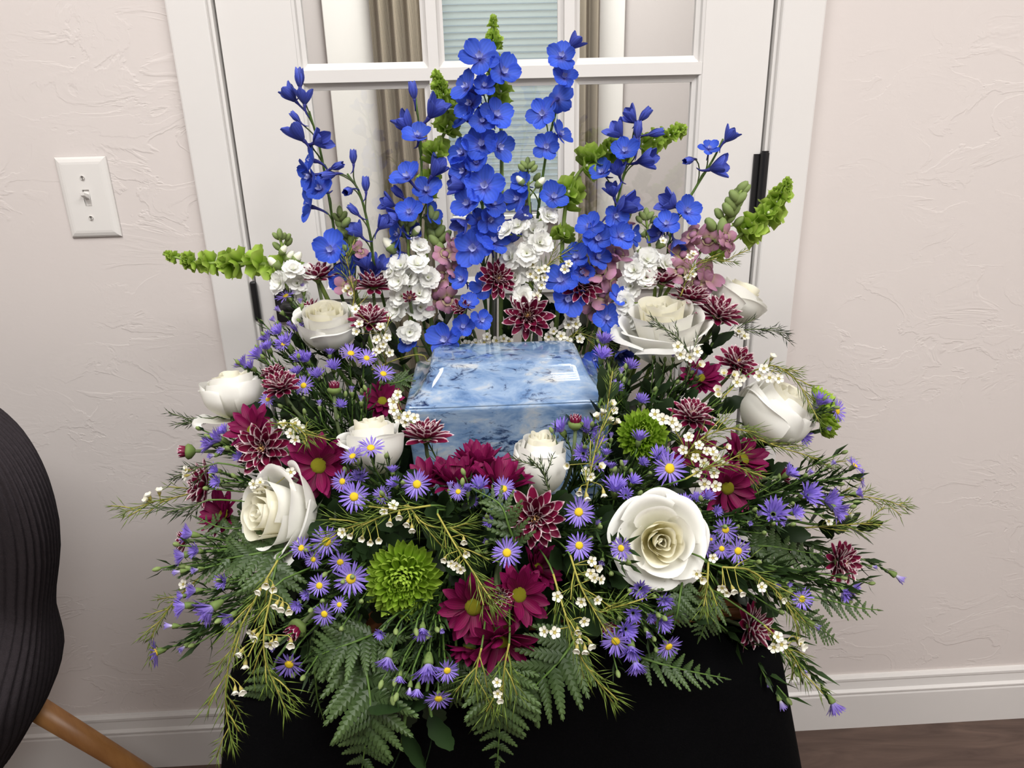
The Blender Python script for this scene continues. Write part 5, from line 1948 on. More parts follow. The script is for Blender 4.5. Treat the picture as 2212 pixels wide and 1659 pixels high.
aster_spray('small purple asters beside the large green chrysanthemum', [(690, 1265, 50, F, o_), (733, 1306, 38, F, o_), (701, 1326, 52, (-.1, -.1, 1), o_), (641, 1308, 32, (-.1, -.2, .9), h_), (660, 1285, 26, (-.3, 0, .9), h_)])
aster_spray('trio of purple yellow-eyed asters on the hinge side of the open rose', [(1567, 1144, 54, F, o_), (1559, 1185, 42, (-.1, 0, 1), o_), (1594, 1190, 58, (.1, 0, 1), o_), (1522, 1180, 54, (.3, .1, .9), o_, .60), (1536, 1165, 24, F, o_)])
aster_spray('purple asters pointing toward the chair above the dark fern', [(400, 1152, 44, (-.75, .25, .4), h_), (384, 1202, 42, (-.8, -.1, .4), h_), (418, 1190, 34, (-.5, .2, .7), h_), (380, 1236, 28, (-.9, -.1, .3), c_), (420, 1232, 28, (-.5, 0, .7), c_)])
aster_spray('purple asters low at the chair-side edge, one nodding', [(440, 1324, 64, (-.6, -.35, .6), h_), (384, 1312, 46, (-.8, -.1, .4), h_), (410, 1276, 38, (-.7, .1, .5), h_), (492, 1338, 40, (-.3, -.3, .8), h_), (478, 1256, 36, (-.3, .1, .9), h_), (386, 1288, 26, (-.8, 0, .4), h_), (362, 1352, 30, (-.9, .1, .3), c_)])
aster_spray('lone purple aster on a leafy stem pointing toward the chair', [(338, 1408, 66, (-.85, -.15, .45), o_, .57), (392, 1402, 26, (-.4, -.3, .6), c_, .575)], leafL=.034, leafW=.006, buds=1)
aster_spray('dark purple asters under the white stock at the latch side', [(618, 640, 48, (-.3, .7, .5), o_), (600, 668, 26, Ul, c_), (655, 618, 26, Up, c_), (648, 650, 22, Up, c_), (590, 690, 26, Ul, c_), (626, 700, 24, Ul, c_)])
aster_spray('purple asters in a loose bank below the door latch', [(612, 736, 48, (-.4, .7, .5), h_), (572, 726, 36, (-.5, .6, .4), h_), (642, 706, 34, (-.1, .8, .4), h_), (645, 770, 40, (-.2, .7, .6), h_), (612, 744, 40, (-.3, .5, .7), o_), (598, 712, 36, (-.4, .6, .6), h_)])
aster_spray('purple asters behind the profile rose', [(552, 762, 46, (-.5, .6, .4), h_), (520, 782, 38, (-.6, .6, .3), h_), (575, 745, 34, (-.3, .7, .4), h_), (538, 788, 30, (-.4, .6, .5), h_)])
aster_spray('purple asters clustered under the upper chair-side rose', [(684, 806, 34, (0, .7, .7), h_), (720, 788, 36, (.1, .7, .7), h_), (758, 764, 52, (.2, .6, .6), o_), (792, 774, 46, (.3, .5, .7), o_), (712, 758, 26, Up, h_), (828, 808, 50, (.3, .6, .6), o_), (660, 772, 34, (-.2, .7, .6), h_), (640, 800, 30, (-.1, .7, .5), h_)])
aster_spray('purple asters around the upright plum bud', [(656, 833, 46, (-.1, .3, .9), o_), (736, 872, 30, (.2, .6, .6), h_), (580, 862, 46, (-.4, .3, .7), o_), (690, 870, 24, Up, c_), (668, 800, 24, Up, c_), (760, 840, 24, Up, c_), (780, 860, 24, Up, c_)], buds=9)
aster_spray('violet asters beneath the profile rose\'s hanging petal', [(462, 946, 50, (-.6, .3, .5), h_), (444, 958, 44, (-.7, .1, .5), h_), (480, 928, 34, (-.4, .6, .5), h_), (478, 972, 30, (-.3, -.2, .8), c_), (455, 985, 26, (-.6, -.1, .6), c_)])
aster_spray('pale purple asters between edge chrysanthemum and burgundy daisy', [(462, 1014, 30, (-.4, .3, .7), h_), (466, 1040, 32, (-.3, .1, .8), h_), (515, 985, 28, (-.2, .4, .7), h_)])
aster_spray('purple asters at the urn\'s hinge-side back corner', [(1302, 762, 44, (.1, .7, .6), h_), (1306, 730, 42, (.1, .8, .5), h_), (1364, 786, 38, (.2, .7, .5), h_), (1330, 836, 38, (0, .7, .6), h_), (1342, 800, 24, Up, c_)])
aster_spray('purple asters below the large flared rose', [(1387, 861, 34, (.1, .7, .6), h_), (1412, 762, 20, Up, c_), (1454, 766, 20, Up, c_), (1326, 838, 30, (-.2, .6, .6), h_), (1496, 802, 26, (.2, .6, .6), c_), (1510, 806, 26, (.3, .6, .6), c_)], leafL=.030, leafW=.006)
aster_spray('purple asters behind the slim rosebud at the urn\'s front corner', [(1208, 920, 46, (-.4, .7, .3), h_, .5), (1270, 922, 50, (.1, .6, .5), h_, .5), (1292, 948, 42, (.1, .3, .8), h_, .51), (1258, 978, 40, (-.2, .2, .8), h_, .53), (1292, 1000, 40, (0, .3, .8), h_, .535), (1310, 975, 26, Up, h_, .52), (1320, 940, 22, Up, c_, .5)], leafL=.024)
aster_spray('purple asters in front of the hinge-side green chrysanthemum', [(1330, 1046, 56, (0, .7, .4), h_), (1370, 1036, 34, (.2, .6, .5), h_), (1382, 940, 40, (.1, .8, .3), h_, .505), (1390, 998, 28, (.2, .5, .6), h_), (1320, 1004, 26, Up, h_), (1350, 1000, 24, Up, c_)])
aster_spray('large purple asters above the wide open rose', [(1446, 1012, 78, (.2, .1, .9), o_, .545), (1426, 982, 46, (0, .6, .6), h_, .53), (1352, 1066, 34, (-.1, .5, .7), h_)])
aster_spray('small purple asters between open rose and hinge-side daisy', [(1480, 1082, 34, (-.1, .6, .6), h_), (1506, 1074, 30, (0, .7, .6), h_), (1530, 1070, 32, (.1, .6, .6), h_), (1550, 1104, 26, (.2, .3, .8), h_), (1462, 1075, 28, Up, h_)])
aster_spray('purple asters in front of the edge-on green chrysanthemum', [(1775, 862, 46, (.2, .7, .5), h_, .44), (1808, 888, 54, (.6, .1, .7), o_, .44), (1760, 880, 26, (0, .6, .6), c_, .44), (1740, 945, 36, (.3, -.2, .7), h_, .43), (1790, 925, 22, F, c_, .44)])
aster_spray('purple asters highest on the hinge-side fringe', [(1846, 1006, 46, (.5, .6, .4), o_), (1860, 1034, 44, (.8, 0, .4), o_), (1800, 1000, 22, Ur, c_), (1858, 1064, 28, (.8, .2, .3), h_)], leafL=.03, leafW=.005)
aster_spray('purple asters on leafy stems in the hinge-side fringe', [(1752, 1066, 56, (.2, .3, .8), h_), (1800, 1082, 58, (.5, .2, .8), h_), (1816, 1106, 50, (.5, -.3, .7), h_), (1710, 1018, 40, (.4, .5, .5), h_), (1722, 1106, 34, (.3, .3, .8), h_), (1750, 1020, 24, Ur, c_), (1690, 1130, 24, F, c_)], leafL=.028, leafW=.005)
aster_spray('purple aster brush above the hinge-side leaves', [(1674, 1104, 66, (-.1, .45, .75), h_), (1640, 1110, 26, (0, .5, .7), c_), (1620, 1130, 22, F, c_)], leafL=.028, leafW=.005)
aster_spray('violet asters under the wide open rose', [(1384, 1274, 44, (-.1, 0, .9), h_), (1368, 1328, 40, (-.1, 0, .9), h_), (1408, 1334, 30, (.3, -.1, .8), h_), (1436, 1300, 40, (.1, -.1, .9), h_), (1400, 1370, 26, (.2, -.4, .8), c_)])
aster_spray('violet asters massed over the cloth under the open rose', [(1444, 1396, 60, (.3, -.4, .8), o_), (1364, 1412, 52, (-.1, -.5, .7), h_), (1376, 1446, 48, (.1, -.7, .6), h_), (1330, 1384, 66, (-.2, -.2, .9), o_), (1356, 1362, 50, (.2, .1, .9), h_), (1436, 1346, 44, (.3, -.1, .8), h_)])
aster_spray('lone purple aster star below the hinge-side trio', [(1732, 1294, 52, (.1, 0, 1), o_), (1680, 1265, 24, F, c_), (1705, 1262, 22, F, c_)], leafL=.03, leafW=.006)
aster_spray('purple asters behind the long-stemmed chrysanthemum', [(1830, 1284, 40, (.3, -.3, .7), h_), (1852, 1270, 30, (.6, 0, .5), h_), (1766, 1354, 26, (.7, -.4, .4), c_)], leafL=.03, leafW=.006)
aster_spray('furthest reaching pale aster bud against the hinge-side wall', [(1945, 1250, 34, (.75, -.5, .3), c_, .50), (1890, 1225, 18, (.7, -.1, .3), c_, .50)], leafL=.034, leafW=.005, buds=1)
aster_spray('pale aster hanging over the cloth\'s edge on a leafy stem', [(1690, 1524, 36, (.35, -.85, .3), c_, .63), (1660, 1480, 18, (.2, -.8, .4), c_, .63)], leafL=.036, leafW=.006, buds=1)
aster_spray('lowest hanging purple aster above the floor', [(1806, 1532, 44, (.4, -.85, .3), h_, .60), (1740, 1450, 18, (.4, -.8, .4), c_, .60)], leafL=.04, leafW=.007, buds=1)
aster_spray('purple asters hanging between fern and lower daisies', [(912, 1370, 42, (.05, -.6, .7), h_), (820, 1370, 28, (-.1, -.2, .9), h_), (955, 1362, 22, (.2, -.2, .8), c_)])
aster_spray('purple aster bunch hanging in front of the ferns', [(834, 1436, 50, (-.2, -.75, .5), h_), (924, 1456, 66, (0, -.7, .6), h_), (966, 1448, 54, (.2, -.2, .9), o_), (900, 1500, 36, (-.1, -.8, .5), h_), (947, 1508, 60, (.1, -.5, .8), o_), (884, 1494, 28, (-.1, -.9, .4), c_), (862, 1470, 30, (-.1, -.8, .4), h_)])
aster_spray('single purple aster under the round plum bud', [(625, 1434, 68, (0, -.4, .85), o_), (590, 1400, 22, (-.2, -.2, .8), c_)])

# ---- waxflower
W1 = 1
wax_sprig('waxflower sprig reaching furthest toward the chair', [(450, 1050, .47), (390, 1072, .485), (330, 1084, .495), (272, 1106, .50)], [(322, 1072, (-.2, .8, .4), 1), (344, 1062, (.1, .9, .4), 1), (318, 1080, (-.3, .5, .6), 1)], .49, nl=.016)
wax_sprig('short waxflower tips under the edge chrysanthemum', [(450, 1080), (420, 1092), (384, 1108)], [], None, dark=True, nl=.015)
wax_sprig('waxflower tips with two blooms above the edge chrysanthemum', [(470, 1000), (430, 1010), (404, 1008)], [(402, 1015, (-.5, .2, .8)), (400, 1028, (-.6, -.1, .7))], None, dark=True, nl=.014)
wax_sprig('waxflower tip poking out under the profile rose', [(470, 900), (440, 908), (404, 916)], [], .40, dark=True, nl=.012)
wax_sprig('long yellow-green waxflower sprig trailing lowest over the cloth', [(600, 1210), (548, 1300), (505, 1390), (488, 1480), (490, 1545), (502, 1606)],
          [(575, 1262, (.1, -.4, .8), 1), (560, 1276, (-.3, -.5, .7), 1), (590, 1270, (.3, -.4, .8), 1), (530, 1436, (.1, -.8, .4), 1), (508, 1492, (.2, -.7, .5), 1), (522, 1492, (.5, -.5, .6), 1)], None, dy=.03, nl=.022, size=32)
wax_sprig('waxflower sprig drooping beside the round plum bud', [(590, 1270), (572, 1350), (572, 1420), (592, 1475), (616, 1530)],
          [(608, 1312, (0, -.6, .7), 1), (624, 1318, (.3, -.5, .8), 1), (596, 1306, (-.3, -.6, .7), 1), (553, 1376, (-.2, -.5, .8), 1), (545, 1368, (-.4, -.4, .8)), (596, 1386, (.1, -.5, .8), 1), (584, 1392, (-.1, -.5, .8)), (628, 1390, (.2, -.5, .8), 1), (520, 1410, (-.3, -.6, .6), 1)], None, dy=.035, nl=.022, size=32)
wax_sprig('curved waxflower tip drooping beyond the dark fern', [(440, 1240), (385, 1290), (350, 1335), (324, 1380)], [(396, 1262, (-.3, .3, .8)), (410, 1268, (0, .2, .9))], .56, nl=.016)
wax_sprig('waxflower sprig above the large green chrysanthemum', [(930, 1092), (860, 1104), (790, 1128), (722, 1150)],
          [(758, 1156, (-.2, -.3, .9), 1), (782, 1162, (0, -.4, .9), 1), (800, 1170, (.1, -.4, .9), 1), (818, 1166, (.2, -.3, .9), 1), (842, 1128, (0, -.6, .7), 1), (862, 1114, (.1, -.6, .7), 1), (890, 1142, (.1, -.7, .6), 1), (880, 1130, (-.2, -.6, .7), 1), (740, 1150, (-.4, 0, .9))], None, dy=.035, nl=.026)
wax_sprig('waxflower sprig slanting down to the lower burgundy daisies', [(945, 1110), (985, 1180), (1025, 1240), (1060, 1295)],
          [(1002, 1168, (.1, -.6, .7), 1), (1006, 1195, (.3, -.3, .8), 1), (960, 1208, (-.2, -.4, .8), 1), (985, 1222, (0, -.3, .9)), (995, 1230, (.2, -.4, .8)), (975, 1218, (-.2, -.1, .9))], None, dy=.04, nl=.024)
wax_sprig('fine waxflower needles between the small asters and green chrysanthemum', [(880, 1090), (915, 1130), (965, 1140), (1010, 1130)], [(830, 1105, (-.2, .2, .9)), (850, 1092, (0, .5, .8))], None, dy=.03, nl=.024)
wax_sprig('waxflower sprig hanging below the pale daisies over black cloth', [(1195, 1240), (1222, 1330), (1250, 1410), (1282, 1460), (1326, 1520)],
          [(1176, 1364, (-.6, .2, .8)), (1198, 1366, (.3, .2, .9)), (1248, 1362, (0, -.5, .8), 1), (1262, 1342, (.2, -.2, .9)), (1252, 1380, (-.1, -.6, .7), 1), (1246, 1402, (-.2, -.6, .7), 1), (1276, 1392, (.3, -.6, .7), 1), (1264, 1404, (0, -.7, .6), 1)], None, dy=.035, nl=.022, size=32)
wax_sprig('waxflower sprig beside the hinge-side of the lower daisies', [(1232, 1200), (1256, 1270), (1290, 1320), (1332, 1310)],
          [(1278, 1212, (.3, .1, .9)), (1290, 1226, (.5, -.1, .8), 1), (1284, 1248, (.4, -.1, .8)), (1298, 1252, (.6, 0, .7)), (1276, 1238, (0, 0, 1)), (1256, 1300, (-.3, -.1, .9)), (1290, 1296, (.4, -.1, .9)), (1204, 1288, (-.1, .1, .9))], None, dy=.03, nl=.022, size=30)
wax_sprig('reddish-stemmed waxflower spray between rosebud and green chrysanthemum', [(1262, 1080, .575), (1275, 1020, .56), (1292, 950, .535), (1312, 880, .50), (1318, 812, .48)],
          [(1290, 900, (-.3, .7, .5), 1), (1302, 892, (.2, .8, .4), 1), (1318, 908, (.3, .6, .6), 1), (1332, 912, (.5, .5, .6), 1), (1266, 1018, (-.2, .2, .9)), (1276, 1030, (.1, -.1, 1)), (1252, 1062, (-.2, -.6, .7), 1), (1268, 1074, (.1, -.8, .5), 1), (1304, 1066, (.1, -.9, .3), 1), (1298, 1008, (.3, .4, .7), 1), (1322, 872, (.3, .4, .7), 1), (1326, 886, (.4, .2, .8)), (1225, 1006, (-.3, 0, .9), 1)], None, dy=.03, nl=.018)
wax_sprig('row of white waxflower blooms against the urn\'s chair-side corner', [(905, 925, .465), (880, 905, .455), (862, 880, .45), (860, 840, .44)],
          [(859, 853, (-.1, .2, .95), 0, .45), (850, 868, (-.2, .1, .95), 0, .45), (851, 886, (-.1, .1, 1), 0, .455), (862, 902, (0, 0, 1), 0, .455), (880, 899, (0, .2, .95), 0, .46), (896, 903, (.1, .2, .95), 0, .465), (876, 912, (-.1, 0, 1), 0, .46)], .455, bare=True, size=30)
wax_sprig('cloud of waxflower blooms below the round hinge-side rose', [(1470, 1000, .50), (1500, 960, .49), (1540, 935, .48), (1590, 925, .475), (1652, 950, .475)],
          [(1510, 962, (-.1, .3, .9)), (1526, 974, (.1, .1, 1)), (1546, 988, (.2, 0, 1)), (1570, 966, (.4, .3, .8), 1), (1488, 945, (-.3, .4, .8)), (1502, 988, (-.1, 0, 1)), (1520, 1000, (0, -.1, 1)), (1540, 976, (.2, .3, .9)), (1476, 972, (-.4, .1, .9)), (1556, 1000, (.3, -.1, .9)), (1505, 1020, (-.2, -.2, .9))], None, dy=.03, nl=.022)
wax_sprig('waxflower sprig crossing the yellow-eyed hinge-side daisy', [(1480, 1035), (1530, 1010), (1580, 1005), (1622, 1022)], [(1522, 1046, (-.1, .1, 1), 0, .545), (1546, 1050, (.1, 0, 1), 0, .545), (1542, 1022, (.1, .1, 1), 0, .54)], None, dy=.035, nl=.018, size=32)
wax_sprig('waxflower pair beside the hinge-side green chrysanthemum', [(1500, 1010, .48), (1470, 950, .48), (1445, 912, .48)], [(1432, 906, (-.1, .2, .95), 0, .49), (1452, 912, (.2, .1, .95), 0, .49), (1415, 895, (-.3, .4, .8), 0, .485), (1460, 920, (.1, -.1, 1), 0, .49)], .485, bare=True, size=32)
wax_sprig('waxflower sprig lying across the large flared rose', [(1480, 830, .385), (1492, 775, .385), (1468, 735, .385), (1440, 712, .385), (1410, 704, .38)],
          [(1464, 749, (-.1, .1, 1), 0, .395), (1470, 766, (0, 0, 1), 0, .395), (1490, 772, (.1, -.1, 1), 0, .395), (1506, 760, (.2, .1, .95), 0, .395), (1512, 788, (.3, .3, .9), 1, .39)], .388, dark=True, nl=.012, size=30)
wax_sprig('waxflower sprig draped over the round hinge-side rose', [(1630, 800, .40), (1670, 790, .42), (1710, 812, .44), (1738, 850, .455), (1748, 880, .46)], [(1650, 796, (-.2, .2, .95), 0, .43), (1662, 816, (-.1, 0, 1), 0, .44), (1682, 818, (.1, .1, 1), 0, .445), (1640, 812, (-.3, 0, .9), 0, .43), (1668, 772, (.2, .7, .6), 1, .42)], .43, nl=.017, size=30)
wax_sprig('waxflower blooms under the pale-edged chrysanthemum', [(1560, 860), (1580, 840), (1600, 815)], [(1586, 810, (.1, .3, .9), 1), (1592, 826, (.1, .1, 1)), (1600, 818, (.4, .1, .9), 1), (1564, 806, (-.2, .4, .8), 1), (1552, 852, (-.3, .2, .9), 1), (1550, 842, (-.3, .4, .8), 1)], None, bare=True, size=30)
wax_sprig('waxflower needles pointing to the wall beside the small rose', [(1560, 720, .27), (1610, 712, .27), (1650, 712, .27), (1698, 720, .27)], [(1596, 716, (0, .6, .7)), (1608, 726, (.2, .4, .8))], .27, dark=True, nl=.016)
wax_sprig('waxflower sprig under the round rose toward the wall', [(1640, 950, .46), (1690, 968, .465), (1745, 985, .47), (1800, 1012, .47)], [], .465, nl=.02)
wax_sprig('waxflower needles furthest out against the hinge-side wall', [(1780, 1080, .475), (1840, 1072, .485), (1900, 1078, .49), (1958, 1096, .49)], [(1790, 1120, (.3, 0, .9)), (1806, 1110, (.4, .2, .8), 1), (1836, 1112, (.6, -.1, .7), 1)], .48, nl=.018)
wax_sprig('waxflower tip just below the furthest hinge-side needles', [(1740, 1140, .49), (1800, 1136, .50), (1845, 1132, .505), (1885, 1128, .505)], [(1790, 1126, (.2, .2, .9))], .495, nl=.018)
wax_sprig('waxflower tip hanging beside the open rose\'s lower petals', [(1530, 1215), (1528, 1260), (1520, 1310)], [(1540, 1205, (0, 0, 1)), (1505, 1240, (-.3, 0, .9)), (1516, 1252, (.2, -.2, .9), 1)], None, dy=.03, nl=.02)
wax_sprig('orange-stemmed waxflower sprig arching over the hinge-side leaves', [(1560, 1225), (1620, 1232), (1670, 1270), (1710, 1310), (1740, 1345)], [(1570, 1280, (-.1, -.4, .9), 1), (1584, 1274, (.1, -.6, .7), 1), (1602, 1280, (.2, -.5, .8), 1), (1560, 1270, (-.3, -.4, .8)), (1645, 1268, (.1, .1, 1)), (1690, 1295, (.4, -.2, .8), 1)], None, dy=.03, nl=.02)
wax_sprig('waxflower sprig trailing beside the edge-hanging chrysanthemum', [(1650, 1350), (1685, 1385), (1715, 1420), (1738, 1465)], [(1680, 1376, (.1, .4, .8)), (1688, 1392, (.1, 0, 1)), (1672, 1398, (-.2, -.2, .9)), (1726, 1382, (.4, -.3, .8), 1), (1732, 1394, (.5, -.3, .8), 1)], None, dy=.015, nl=.02, size=34)
wax_sprig('waxflower blooms behind the urn\'s back edge', [(1110, 760, .235), (1060, 748, .235), (1010, 742, .235)], [(1008, 744, (-.2, .4, .8)), (1028, 742, (0, .4, .9)), (1046, 740, (.1, .4, .9)), (1072, 736, (.1, .3, .9)), (1088, 732, (.2, .3, .9)), (1066, 744, (0, .2, .9)), (1100, 738, (.1, .5, .8)), (1052, 728, (-.1, .4, .8))], .238, bare=True, size=26)
wax_sprig('waxflower blooms at the urn\'s hinge-side back edge', [(1240, 790, .245), (1220, 745, .25), (1250, 720, .255), (1320, 745, .26)], [(1185, 728, (-.2, .3, .9)), (1200, 738, (-.1, .2, 1)), (1212, 726, (0, .3, .9)), (1226, 738, (.1, .2, .9)), (1196, 716, (-.2, .4, .8)), (1234, 690, (0, .4, .8)), (1244, 700, (.2, .2, .9)), (1228, 702, (-.2, .2, .9)), (1252, 732, (.3, .1, .9)), (1242, 686, (.2, .5, .7))], .255, nl=.02, size=27)
wax_sprig('waxflower cluster under the tall-tipped stock', [(1165, 660, .262), (1165, 620, .262), (1180, 575, .262), (1245, 530, .25)], [(1150, 572, (-.2, .3, .9)), (1164, 584, (.1, .2, 1)), (1158, 600, (0, .1, 1)), (1176, 600, (.3, .1, .9)), (1178, 582, (.2, .4, .9)), (1146, 592, (-.3, .1, .9)), (1170, 616, (.1, -.1, 1)), (1228, 570, (.2, .3, .9)), (1220, 582, (0, .2, 1)), (1160, 640, (0, 0, 1))], .262, nl=.02, size=26)
wax_sprig('waxflower sprig before the mauve snapdragon', [(1470, 640, .28), (1490, 590, .275), (1520, 562, .27), (1586, 566, .265)], [(1490, 556, (0, .5, .8)), (1498, 548, (.1, .6, .7)), (1486, 600, (-.1, .2, .9)), (1496, 592, (.2, .3, .9)), (1432, 520, (0, .3, .9))], .272, nl=.016, size=22)
wax_sprig('fine waxflower needles beside the latch-side chrysanthemums', [(755, 690, .28), (765, 640, .28), (755, 590, .275), (748, 545, .27)], [(752, 622, (-.2, .3, .9), 1), (746, 628, (-.3, .2, .9), 1), (758, 634, (.1, .1, 1), 1)], .278, nl=.017, size=22)
wax_sprig('waxflower blooms under the profile chrysanthemum beside the rose', [(835, 790, .32), (828, 755, .33), (820, 720, .33)], [(814, 734, (-.2, .3, .9)), (828, 744, (.1, .2, 1)), (820, 754, (0, .1, 1)), (836, 730, (.3, .3, .9)), (822, 706, (0, .4, .9)), (812, 760, (-.3, .1, .9)), (770, 716, (-.2, .2, .9)), (776, 700, (0, .4, .8)), (842, 762, (.2, 0, .9)), (768, 668, (-.1, .3, .9))], .33, nl=.014, size=26)
wax_sprig('waxflower blooms between profile rose and burgundy daisy', [(660, 960), (640, 925), (612, 918)], [(612, 918, (-.2, .4, .9)), (638, 914, (0, .4, .9)), (648, 926, (.2, .2, .9)), (628, 936, (0, .1, 1)), (638, 950, (.1, 0, 1))], None, dy=.03, nl=.016, size=28)
wax_sprig('yellow-green waxflower tips right of the chair-side burgundy daisy', [(600, 915), (630, 915), (655, 935), (664, 950)], [], None, dy=.045, nl=.02)
wax_sprig('waxflower with two blooms hanging on the middle fern', [(1100, 1390), (1090, 1440), (1085, 1510)], [(1074, 1474, (-.1, .2, 1), 0, .70), (1075, 1498, (0, -.1, 1), 0, .70), (1080, 1510, (.1, -.5, .8), 1, .70)], None, dy=.02, nl=.026, size=28)
wax_sprig('dark waxflower needles before the slim rosebud', [(1190, 1070, .565), (1180, 1040, .568), (1172, 1018, .57), (1150, 1002, .57)], [], .568, dark=True, nl=.010)
wax_sprig('waxflower needles hanging under the nodding burgundy daisy', [(1040, 1400), (1030, 1440), (1026, 1480)], [], None, dy=.01, nl=.024)
wax_sprig('waxflower blooms under the overlapping plum chrysanthemum', [(600, 1070, .52), (575, 1052, .525), (552, 1048, .525)], [(548, 1046, (-.2, .1, .9)), (562, 1042, (0, .2, .9)), (572, 1054, (.2, 0, 1)), (556, 1058, (-.1, -.2, .9)), (628, 1020, (.2, .1, .9))], .53, bare=True, size=28)
wax_sprig('waxflower sprig tip resting on the urn\'s chair-side lid', [(800, 800, .30), (870, 772, .285), (915, 768, .275), (925, 800, .275)], [], .28, nl=.008, bare=True)

# ---- ferns
fern('largest fern frond hanging over the cloth, tip lowest', [(775, 1345, .60), (788, 1430, .655), (800, 1520, .685), (790, 1600, .69), (778, 1690, .685)], 205, (0, .35, 1), n=12, lobes=10)
fern('grey-green fern frond hanging in the middle of the cloth', [(1072, 1395, .64), (1080, 1470, .675), (1080, 1550, .685), (1074, 1655, .68)], 178, (0, .4, 1), n=11, lobes=9)
fern('fern frond spreading beside the middle one over black cloth', [(1262, 1350, .63), (1215, 1420, .665), (1150, 1490, .675), (1122, 1535, .675)], 190, (.1, .45, 1), n=9, lobes=9)
fern('dark fern frond reaching toward the chair under the turned rose', [(640, 1180, .56), (560, 1195, .575), (470, 1210, .575), (368, 1228, .56)], 150, (.1, .75, .7), n=10, lobes=8)
fern('fern frond pointing sideways under the large green chrysanthemum', [(820, 1365, .63), (770, 1385, .65), (715, 1405, .655), (672, 1424, .65)], 150, (.1, .6, .8), n=8, lobes=8)
fern('fern frond lying flat on the black cloth below the violet asters', [(1370, 1415, .655), (1430, 1435, .665), (1500, 1452, .66), (1572, 1466, .645)], 110, (0, .85, .6), n=8, lobes=7)
fern('fern tip against the wall on the hinge side', [(1760, 1290, .54), (1805, 1300, .545), (1850, 1312, .545), (1900, 1318, .54)], 76, (0, .6, .8), n=7, lobes=6)
fern('fern frond dropping beside the star aster', [(1710, 1310, .56), (1750, 1340, .565), (1780, 1362, .565), (1806, 1384, .56)], 84, (.3, .5, .8), n=7, lobes=6)
fern('fern frond under the open rose\'s lowest petal', [(1478, 1235, .615), (1470, 1280, .64), (1464, 1320, .65), (1456, 1352, .65)], 96, (-.2, .3, 1), n=7, lobes=7)
fern('fern frond beside the cloth gap under waxflowers', [(1555, 1270, .60), (1540, 1310, .62), (1525, 1345, .625), (1512, 1378, .625)], 90, (.1, .4, .9), n=7, lobes=7)
fern('small fern piece between burgundy cluster and largest plum chrysanthemum', [(1120, 1200, .615), (1100, 1140, .625), (1080, 1090, .62), (1030, 1060, .605)], 104, (-.1, .3, 1), n=8, lobes=5)
fern('fern frond under the trailing waxflower at the cloth\'s corner', [(600, 1420, .62), (575, 1480, .625), (552, 1530, .62), (535, 1585, .61)], 104, (.3, .4, .9), n=8, lobes=6)
fern('fern frond behind the trailing waxflowers', [(600, 1200, .585), (590, 1250, .605), (575, 1290, .61), (545, 1340, .61)], 150, (.1, .5, .9), n=8, lobes=7)
fern('thin fern frond seen edge-on over the cloth', [(672, 1385, .63), (680, 1450, .65), (686, 1510, .65), (702, 1560, .645)], 60, (.9, .2, .5), n=9, lobes=6)
fern('fern frond behind the lower aster bunch', [(985, 1390, .63), (990, 1440, .65), (985, 1490, .655), (975, 1520, .65)], 110, (-.2, .3, 1), n=7, lobes=7)
fern('fern frond fanning behind the hinge-side trio', [(1600, 1180, .54), (1660, 1180, .53), (1720, 1190, .52), (1790, 1200, .505)], 130, (0, .7, .7), n=9, lobes=7)
fern('fern frond dark above the turned chair-side rose', [(600, 1130, .52), (540, 1140, .52), (480, 1140, .52), (430, 1120, .51)], 110, (0, .7, .7), n=8, lobes=7)
fern('shaded fern frond beside the urn\'s chair-side wall', [(830, 830, .33), (862, 825, .34), (885, 812, .33)], 70, (0, .6, .8), n=6, lobes=6)

